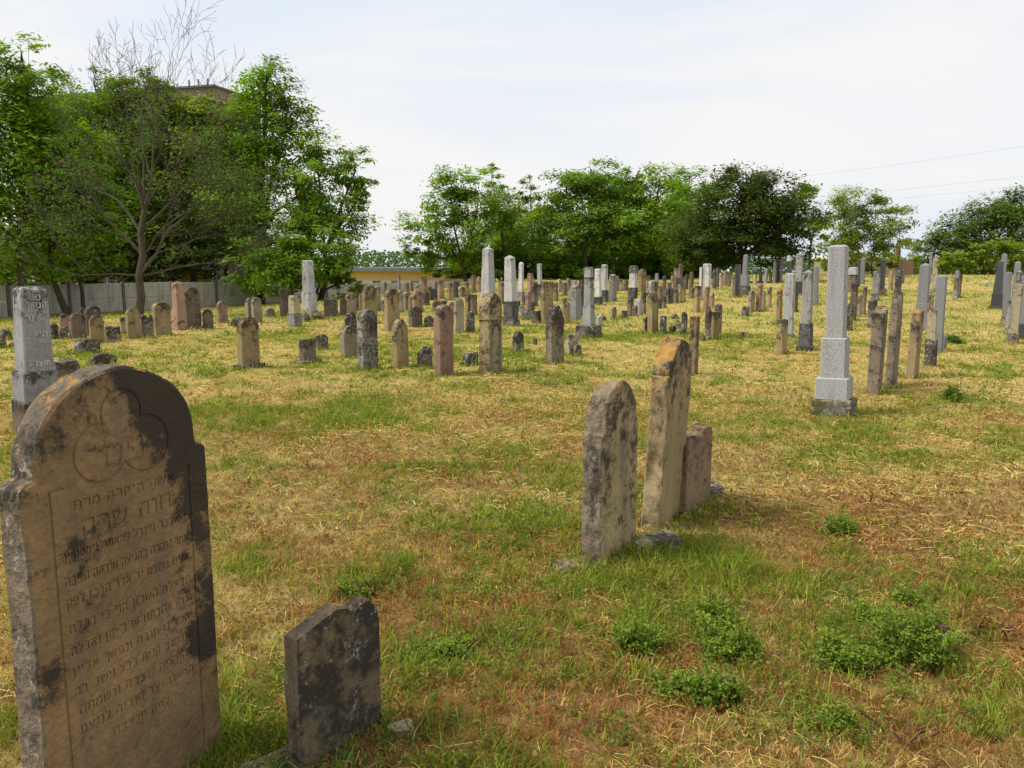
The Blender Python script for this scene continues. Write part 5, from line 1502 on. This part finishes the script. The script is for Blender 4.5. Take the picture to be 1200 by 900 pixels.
# dead stems sticking out of the turf
def dead_twigs(px, py, n, label, h=.14):
    p = ground_at(px, py); rnd = random.Random(int(px * 3))
    root = empty('dead_twigs', p); tag(root, label, 'twigs', 'dead twig stubs in the turf')
    mt = simple_mat('red brown twig', (0.17, 0.075, 0.04), (0.10, 0.045, 0.027), 9)
    for k in range(n):
        a = rnd.uniform(0, 6.28); b = Vector((rnd.gauss(0, .06), rnd.gauss(0, .05), -.03))
        d = Vector((math.cos(a) * .7, math.sin(a) * .5, rnd.uniform(.4, 1.0)))
        L = h * rnd.uniform(.5, 1.1)
        v, f = tube([b, b + d * L * .5 + Vector((0, 0, .01)), b + d * L], [.007, .006, .003], 4)
        link('twig', pymesh('twig', v, f), mt, root, 60)
dead_twigs(1062, 868, 16, 'reddish dead twig bundle at the lower right', .16)
dead_twigs(1160, 745, 14, 'reddish dead twig bundle right of the largest weed clump', .16)
dead_twigs(430, 702, 14, 'reddish dead twig bundle above the broken slab', .15)
dead_twigs(582, 745, 9, 'dead twig stub in the brown patch right of the broken slab', .1)
dead_twigs(1010, 590, 7, 'dead twig stub in the dry grass behind the largest weed clump', .13)

# ------------------------------------------------------------------ grass, straw and small ground weeds
def polar(n, d0, d1, rng, half=R(42)):
    d = np.sqrt(d0 * d0 + (d1 * d1 - d0 * d0) * rng.random(n))
    a = (rng.random(n) * 2 - 1) * half
    return d * np.sin(a), d * np.cos(a)

def blades(x, y, h, w, col, rng, seg=1, lean=.45, z=None):
    n = len(x)
    z = terrain(x, y) - .004 if z is None else z
    a = rng.random(n) * 6.283
    la = rng.random(n) * 6.283; lm = lean * h * (.3 + rng.random(n) * 1.4)
    ux, uy = np.cos(a) * w / 2, np.sin(a) * w / 2
    bx, by_ = np.cos(la) * lm, np.sin(la) * lm
    if seg == 1:
        V = np.empty((n, 3, 3))
        V[:, 0] = np.stack([x - ux, y - uy, z], 1); V[:, 1] = np.stack([x + ux, y + uy, z], 1); V[:, 2] = np.stack([x + bx, y + by_, z + h], 1)
        F = [np.arange(3 * n).reshape(n, 3)]
        return V.reshape(-1, 3), F, np.repeat(col, 3, 0)
    V = np.empty((n, 5, 3))
    V[:, 0] = np.stack([x - ux, y - uy, z], 1); V[:, 1] = np.stack([x + ux, y + uy, z], 1)
    mx, my, mz = x + bx * .35, y + by_ * .35, z + h * .6
    V[:, 2] = np.stack([mx + ux * .8, my + uy * .8, mz], 1); V[:, 3] = np.stack([mx - ux * .8, my - uy * .8, mz], 1)
    V[:, 4] = np.stack([x + bx, y + by_, z + h], 1)
    i = np.arange(n)[:, None] * 5
    return V.reshape(-1, 3), [i + np.array([[0, 1, 2, 3]]), i + np.array([[3, 2, 4]])], np.repeat(col, 5, 0)

def joinmesh(name, lst):
    Vs, Fs, Cs = [], {}, []; o = 0
    for V, F, C in lst:
        for f in F: Fs.setdefault(f.shape[1], []).append(f + o)
        Vs.append(V); Cs.append(C); o += len(V)
    return npmesh(name, np.concatenate(Vs), [np.concatenate(v) for v in Fs.values()], np.concatenate(Cs))

def lerp3(a, b, t): return a + (b - a) * t[:, None]

def blade_col(g, b, rng, tuft):
    n = len(g)
    r = rng.random(n) * .45 + tuft * .55             # blades of one tuft look alike
    isg = r < (0.14 + 0.72 * g) * (1 - .45 * b)
    cg = lerp3(C_GREEN * 1.15, C_LIME * 1.1, rng.random(n))
    cdry = lerp3(C_YEL, C_STRAW, rng.random(n))
    isb = rng.random(n) * .6 + .4 * (tuft * 7.13 % 1) < b * .8
    cdry = np.where(isb[:, None], lerp3(C_BROWN, C_BROWN * 1.7, rng.random(n)), cdry)
    c = np.where(isg[:, None], cg, cdry)
    return c * (.72 + .5 * rng.random((n, 1))) * (.68 + .6 * (tuft[:, None] * 3.7 % 1)), isg

def build_grass():
    rng = np.random.default_rng(99)
    lst = []
    for (n, d0, d1, h0, w0, seg) in ((60000, 1.4, 5, .045, .0042, 2), (170000, 1.4, 5, .03, .0045, 1), (240000, 5, 10, .034, .0075, 1), (230000, 10, 20, .042, .013, 1), (150000, 20, 45, .055, .028, 1), (50000, 45, 85, .08, .06, 1)):
        x, y = polar(n, d0, d1, rng)
        # grass grows in tufts: pull a share of the blades towards tuft centres
        cell = .09 if d0 < 10 else .22
        cx = (np.floor(x / cell) + _h(np.floor(x / cell), np.floor(y / cell), 5)) * cell
        cy = (np.floor(y / cell) + _h(np.floor(x / cell), np.floor(y / cell), 6)) * cell
        pull = np.where(rng.random(n) < .6, rng.random(n) * .75, 0)
        tuft = _h(np.floor(x / cell), np.floor(y / cell), 8)
        x = x + (cx - x) * pull; y = y + (cy - y) * pull
        g, b = cover(x, y)
        keep = rng.random(n) < (.45 + .55 * np.clip(g * 1.3 + .35, 0, 1))
        x, y, g, b, tuft = x[keep], y[keep], g[keep], b[keep], tuft[keep]
        col, isg = blade_col(g, b, rng, tuft)
        m = len(x)
        h = h0 * (.4 + 1.2 * rng.random(m)) * (.7 + .9 * g * isg) * (.6 + .8 * (tuft * 5.3 % 1))
        h *= np.where(rng.random(m) < .03, 2.0, 1.0)
        lst.append(blades(x, y, h, w0 * (.6 + .8 * rng.random(m)), col, rng, seg, .7))
    # longer tufts round the feet of the stones, where the mower does not reach
    xs, ys, hs = [], [], []
    for (sx, sy, r) in STONES:
        d = math.hypot(sx, sy)
        if d > 42: continue
        m = int(420 * r) + 30 if d < 14 else int(110 * r) + 14
        a = rng.random(m) * 6.283; q = r * (.7 + .5 * rng.random(m))
        xs.append(sx + np.cos(a) * q); ys.append(sy + np.sin(a) * q); hs.append(np.full(m, .085 if d < 14 else .11))
    x = np.concatenate(xs); y = np.concatenate(ys); h = np.concatenate(hs) * (.4 + .8 * rng.random(len(x)))
    d = np.hypot(x, y)
    col = lerp3(C_GREEN * 1.1, C_LIME, rng.random(len(x)))
    dry = rng.random(len(x)) < .3
    col[dry] = lerp3(C_YEL, C_STRAW, rng.random(dry.sum()))
    lst.append(blades(x, y, h, np.clip(.0010 * d, .004, .03), col, rng, 2, .5))
    # taller green tufts left standing here and there
    for (px, py, rad, n, h0) in ((760, 665, .28, 420, .15), (820, 690, .3, 500, .16), (700, 690, .25, 300, .12), (870, 660, .2, 200, .12), (300, 870, .16, 300, .13), (262, 890, .12, 200, .13), (410, 690, .2, 260, .12), (460, 780, .2, 260, .12), (740, 800, .15, 160, .14), (905, 800, .2, 200, .15),
                                 (1150, 800, .2, 220, .12), (1180, 850, .2, 220, .13), (560, 700, .2, 220, .1), (610, 610, .3, 260, .1), (660, 620, .25, 240, .12), (430, 500, .45, 420, .13), (320, 495, .4, 320, .12), (350, 520, .3, 200, .12), (20, 860, .15, 250, .14), (1010, 610, .15, 120, .1), (400, 500, .1, 60, .2), (960, 480, .4, 300, .1),
                                 (640, 780, .2, 150, .1), (985, 850, .2, 220, .13), (590, 880, .12, 160, .1), (880, 870, .2, 160, .1), (950, 690, .15, 120, .1), (1130, 640, .15, 110, .1), (310, 670, .2, 150, .1), (530, 560, .2, 140, .1)):
        c = ground_at(px, py); n = int(n * .9); h0 *= .62
        q = rng.normal(size=(n, 2)) * rad * .55
        x, y = c.x + q[:, 0], c.y + q[:, 1]
        col = lerp3(C_GREEN * 1.2, C_LIME * 1.15, rng.random(n)) * (.7 + .5 * rng.random((n, 1)))
        lst.append(blades(x, y, h0 * (.3 + .9 * rng.random(n)), (.0035 + .0006 * c.y) * (.7 + .6 * rng.random(n)), col, rng, 2, .6))
    o = link('grass', joinmesh('grass', lst), M['blade'])
    tag(o, 'short mown grass blades covering the cemetery ground', 'grass', kind='stuff')

    # straw: cut stalks lying every way
    lst = []
    for (n, d0, d1, L0, w0) in ((34000, 1.4, 5, .085, .0026), (48000, 5, 11, .10, .005), (40000, 11, 24, .15, .011)):
        x, y = polar(n, d0, d1, rng)
        dens = fbm(x * 1.7 + 3, y * 1.1, 61, 4)
        keep = rng.random(n) < np.clip((dens - .45) * 6, .10, 1)
        x, y = x[keep], y[keep]; m = len(x)
        a = rng.random(m) * 6.283; L = L0 * (.3 + 1.0 * rng.random(m) ** 1.5)
        cx, cy = np.cos(a), np.sin(a)
        z = terrain(x, y) + .006 + .022 * rng.random(m)
        tilt = (rng.random(m) - .5) * .35 * L
        w = w0 * (.6 + .7 * rng.random(m))
        V = np.empty((m, 6, 3))
        bend = (rng.random(m) - .5) * .25 * L
        for k, (t, zz) in enumerate(((-.5, -1), (0, .0), (.5, 1))):
            px_ = x + cx * L * t - cy * (bend if k == 1 else 0); py_ = y + cy * L * t + cx * (bend if k == 1 else 0)
            zc = z + tilt * zz * .5 + (.008 if k == 1 else 0)
            V[:, 2 * k] = np.stack([px_ - cy * w / 2, py_ + cx * w / 2, zc], 1); V[:, 2 * k + 1] = np.stack([px_ + cy * w / 2, py_ - cx * w / 2, zc + w * .3], 1)
        i = np.arange(m)[:, None] * 6
        F = [i + np.array([[0, 1, 3, 2]]), i + np.array([[2, 3, 5, 4]])]
        F = [np.concatenate(F)]
        c = lerp3(C_YEL * 1.0, C_STRAW * 1.2, rng.random(m))
        g, b = cover(x, y)
        rb = rng.random(m) < .2 + .7 * b
        c[rb] = lerp3(C_BROWN, C_BROWN * 2.0, rng.random(rb.sum()))
        lst.append((V.reshape(-1, 3), F, np.repeat(c * (.75 + .5 * rng.random((m, 1))), 6, 0)))
    o = link('dry_straw', joinmesh('dry_straw', lst), M['blade'])
    tag(o, 'cut dry straw and dead stalks lying over the grass', 'straw', kind='stuff')

    # little broad-leaved weeds
    lst = []
    for (n, d0, d1, L0, per) in ((4200, 1.4, 5, .015, 11), (4200, 5, 11, .024, 8), (3200, 11, 24, .05, 6)):
        x, y = polar(n, d0, d1, rng)
        g, b = cover(x, y)
        keep = rng.random(n) < np.clip((g - .3) * 1.6, .04, 1)
        x, y = x[keep], y[keep]; m = len(x)
        hh = L0 * (1.5 + 3 * rng.random(m))
        X = np.repeat(x, per) + rng.normal(size=m * per) * L0 * 1.3; Y = np.repeat(y, per) + rng.normal(size=m * per) * L0 * 1.3
        Z = terrain(X, Y) + .008 + np.repeat(hh, per) * rng.random(m * per)
        tone = np.repeat(rng.random(m), per) * .6 + .4 * rng.random(m * per)
        c = lerp3(np.array([.06, .14, .02]), np.array([.20, .29, .04]), tone)
        L = L0 * (.6 + .8 * rng.random(m * per))
        V, F, C = leaf_cloud(np.stack([X, Y, Z], 1), L * 1.2, L * .6, c, rng, .6)
        lst.append((V, [F], C))
    # the weeds thin out into the turf round each clump
    for (wx, wy, wr) in WEEDS:
        m = int(30 + 160 * wr); per = 10
        q = rng.normal(size=(m, 2)) * wr * 1.15
        x, y = wx + q[:, 0], wy + q[:, 1]
        L0 = .012 + .0012 * wy
        hh = L0 * (1.5 + 4 * rng.random(m))
        X = np.repeat(x, per) + rng.normal(size=m * per) * L0 * 1.4; Y = np.repeat(y, per) + rng.normal(size=m * per) * L0 * 1.4
        Z = terrain(X, Y) + .006 + np.repeat(hh, per) * rng.random(m * per)
        c = lerp3(np.array([.06, .125, .015]), np.array([.25, .33, .045]), np.repeat(rng.random(m), per) * .5 + .5 * rng.random(m * per))
        L = L0 * (.6 + .9 * rng.random(m * per))
        V, F, C = leaf_cloud(np.stack([X, Y, Z], 1), L * 1.2, L * .6, c, rng, .6)
        lst.append((V, [F], C))
    # half dry upright sprigs with tiny leaves, olive to red brown
    for (n, d0, d1, L0, per, h0) in ((5200, 1.4, 5, .010, 12, .075), (6000, 5, 11, .018, 8, .085)):
        x, y = polar(n, d0, d1, rng)
        g, b = cover(x, y)
        m = n
        hh = h0 * (.35 + .9 * rng.random(m))
        t = rng.random((m, per))
        la = rng.random(m) * 6.283; lm = hh * .45 * rng.random(m)
        X = (x[:, None] + (np.cos(la) * lm)[:, None] * t + rng.normal(size=(m, per)) * L0 * .7).ravel()
        Y = (y[:, None] + (np.sin(la) * lm)[:, None] * t + rng.normal(size=(m, per)) * L0 * .7).ravel()
        Z = terrain(X, Y) + .004 + (hh[:, None] * t).ravel()
        kind = rng.random(m) + .5 * (g - b)
        c = np.where((kind > .62)[:, None], lerp3(np.array([.13, .17, .022]), np.array([.33, .34, .05]), rng.random(m)),
                     np.where((kind > .3)[:, None], lerp3(np.array([.22, .17, .04]), np.array([.42, .31, .08]), rng.random(m)), lerp3(np.array([.15, .06, .02]), np.array([.34, .17, .06]), rng.random(m))))
        c = np.repeat(c, per, 0) * (.7 + .6 * rng.random((m * per, 1)))
        L = L0 * (.7 + .9 * rng.random(m * per))
        V, F, C = leaf_cloud(np.stack([X, Y, Z], 1), L * 1.5, L * .45, c, rng, .2)
        lst.append((V, [F], C))
    # reddish dead leaf litter
    for (n, d0, d1, L0) in ((16000, 1.4, 5, .016), (20000, 5, 12, .028)):
        x, y = polar(n, d0, d1, rng)
        g, b = cover(x, y)
        keep = rng.random(n) < np.clip(b * 1.5 - .1, .05, 1)
        x, y = x[keep], y[keep]; m = len(x)
        z = terrain(x, y) + .004 + .03 * rng.random(m)
        c = lerp3(np.array([.17, .075, .028]), np.array([.38, .23, .10]), rng.random(m) ** 1.5)
        L = L0 * (.5 + rng.random(m))
        V, F, C = leaf_cloud(np.stack([x, y, z], 1), L, L * .4, c, rng, .2)
        lst.append((V, [F], C))
    o = link('ground_weeds', joinmesh('ground_weeds', lst), M['leaf'])
    tag(o, 'small leafy weeds and dead leaf litter among the grass', 'weeds', kind='stuff')
build_grass()
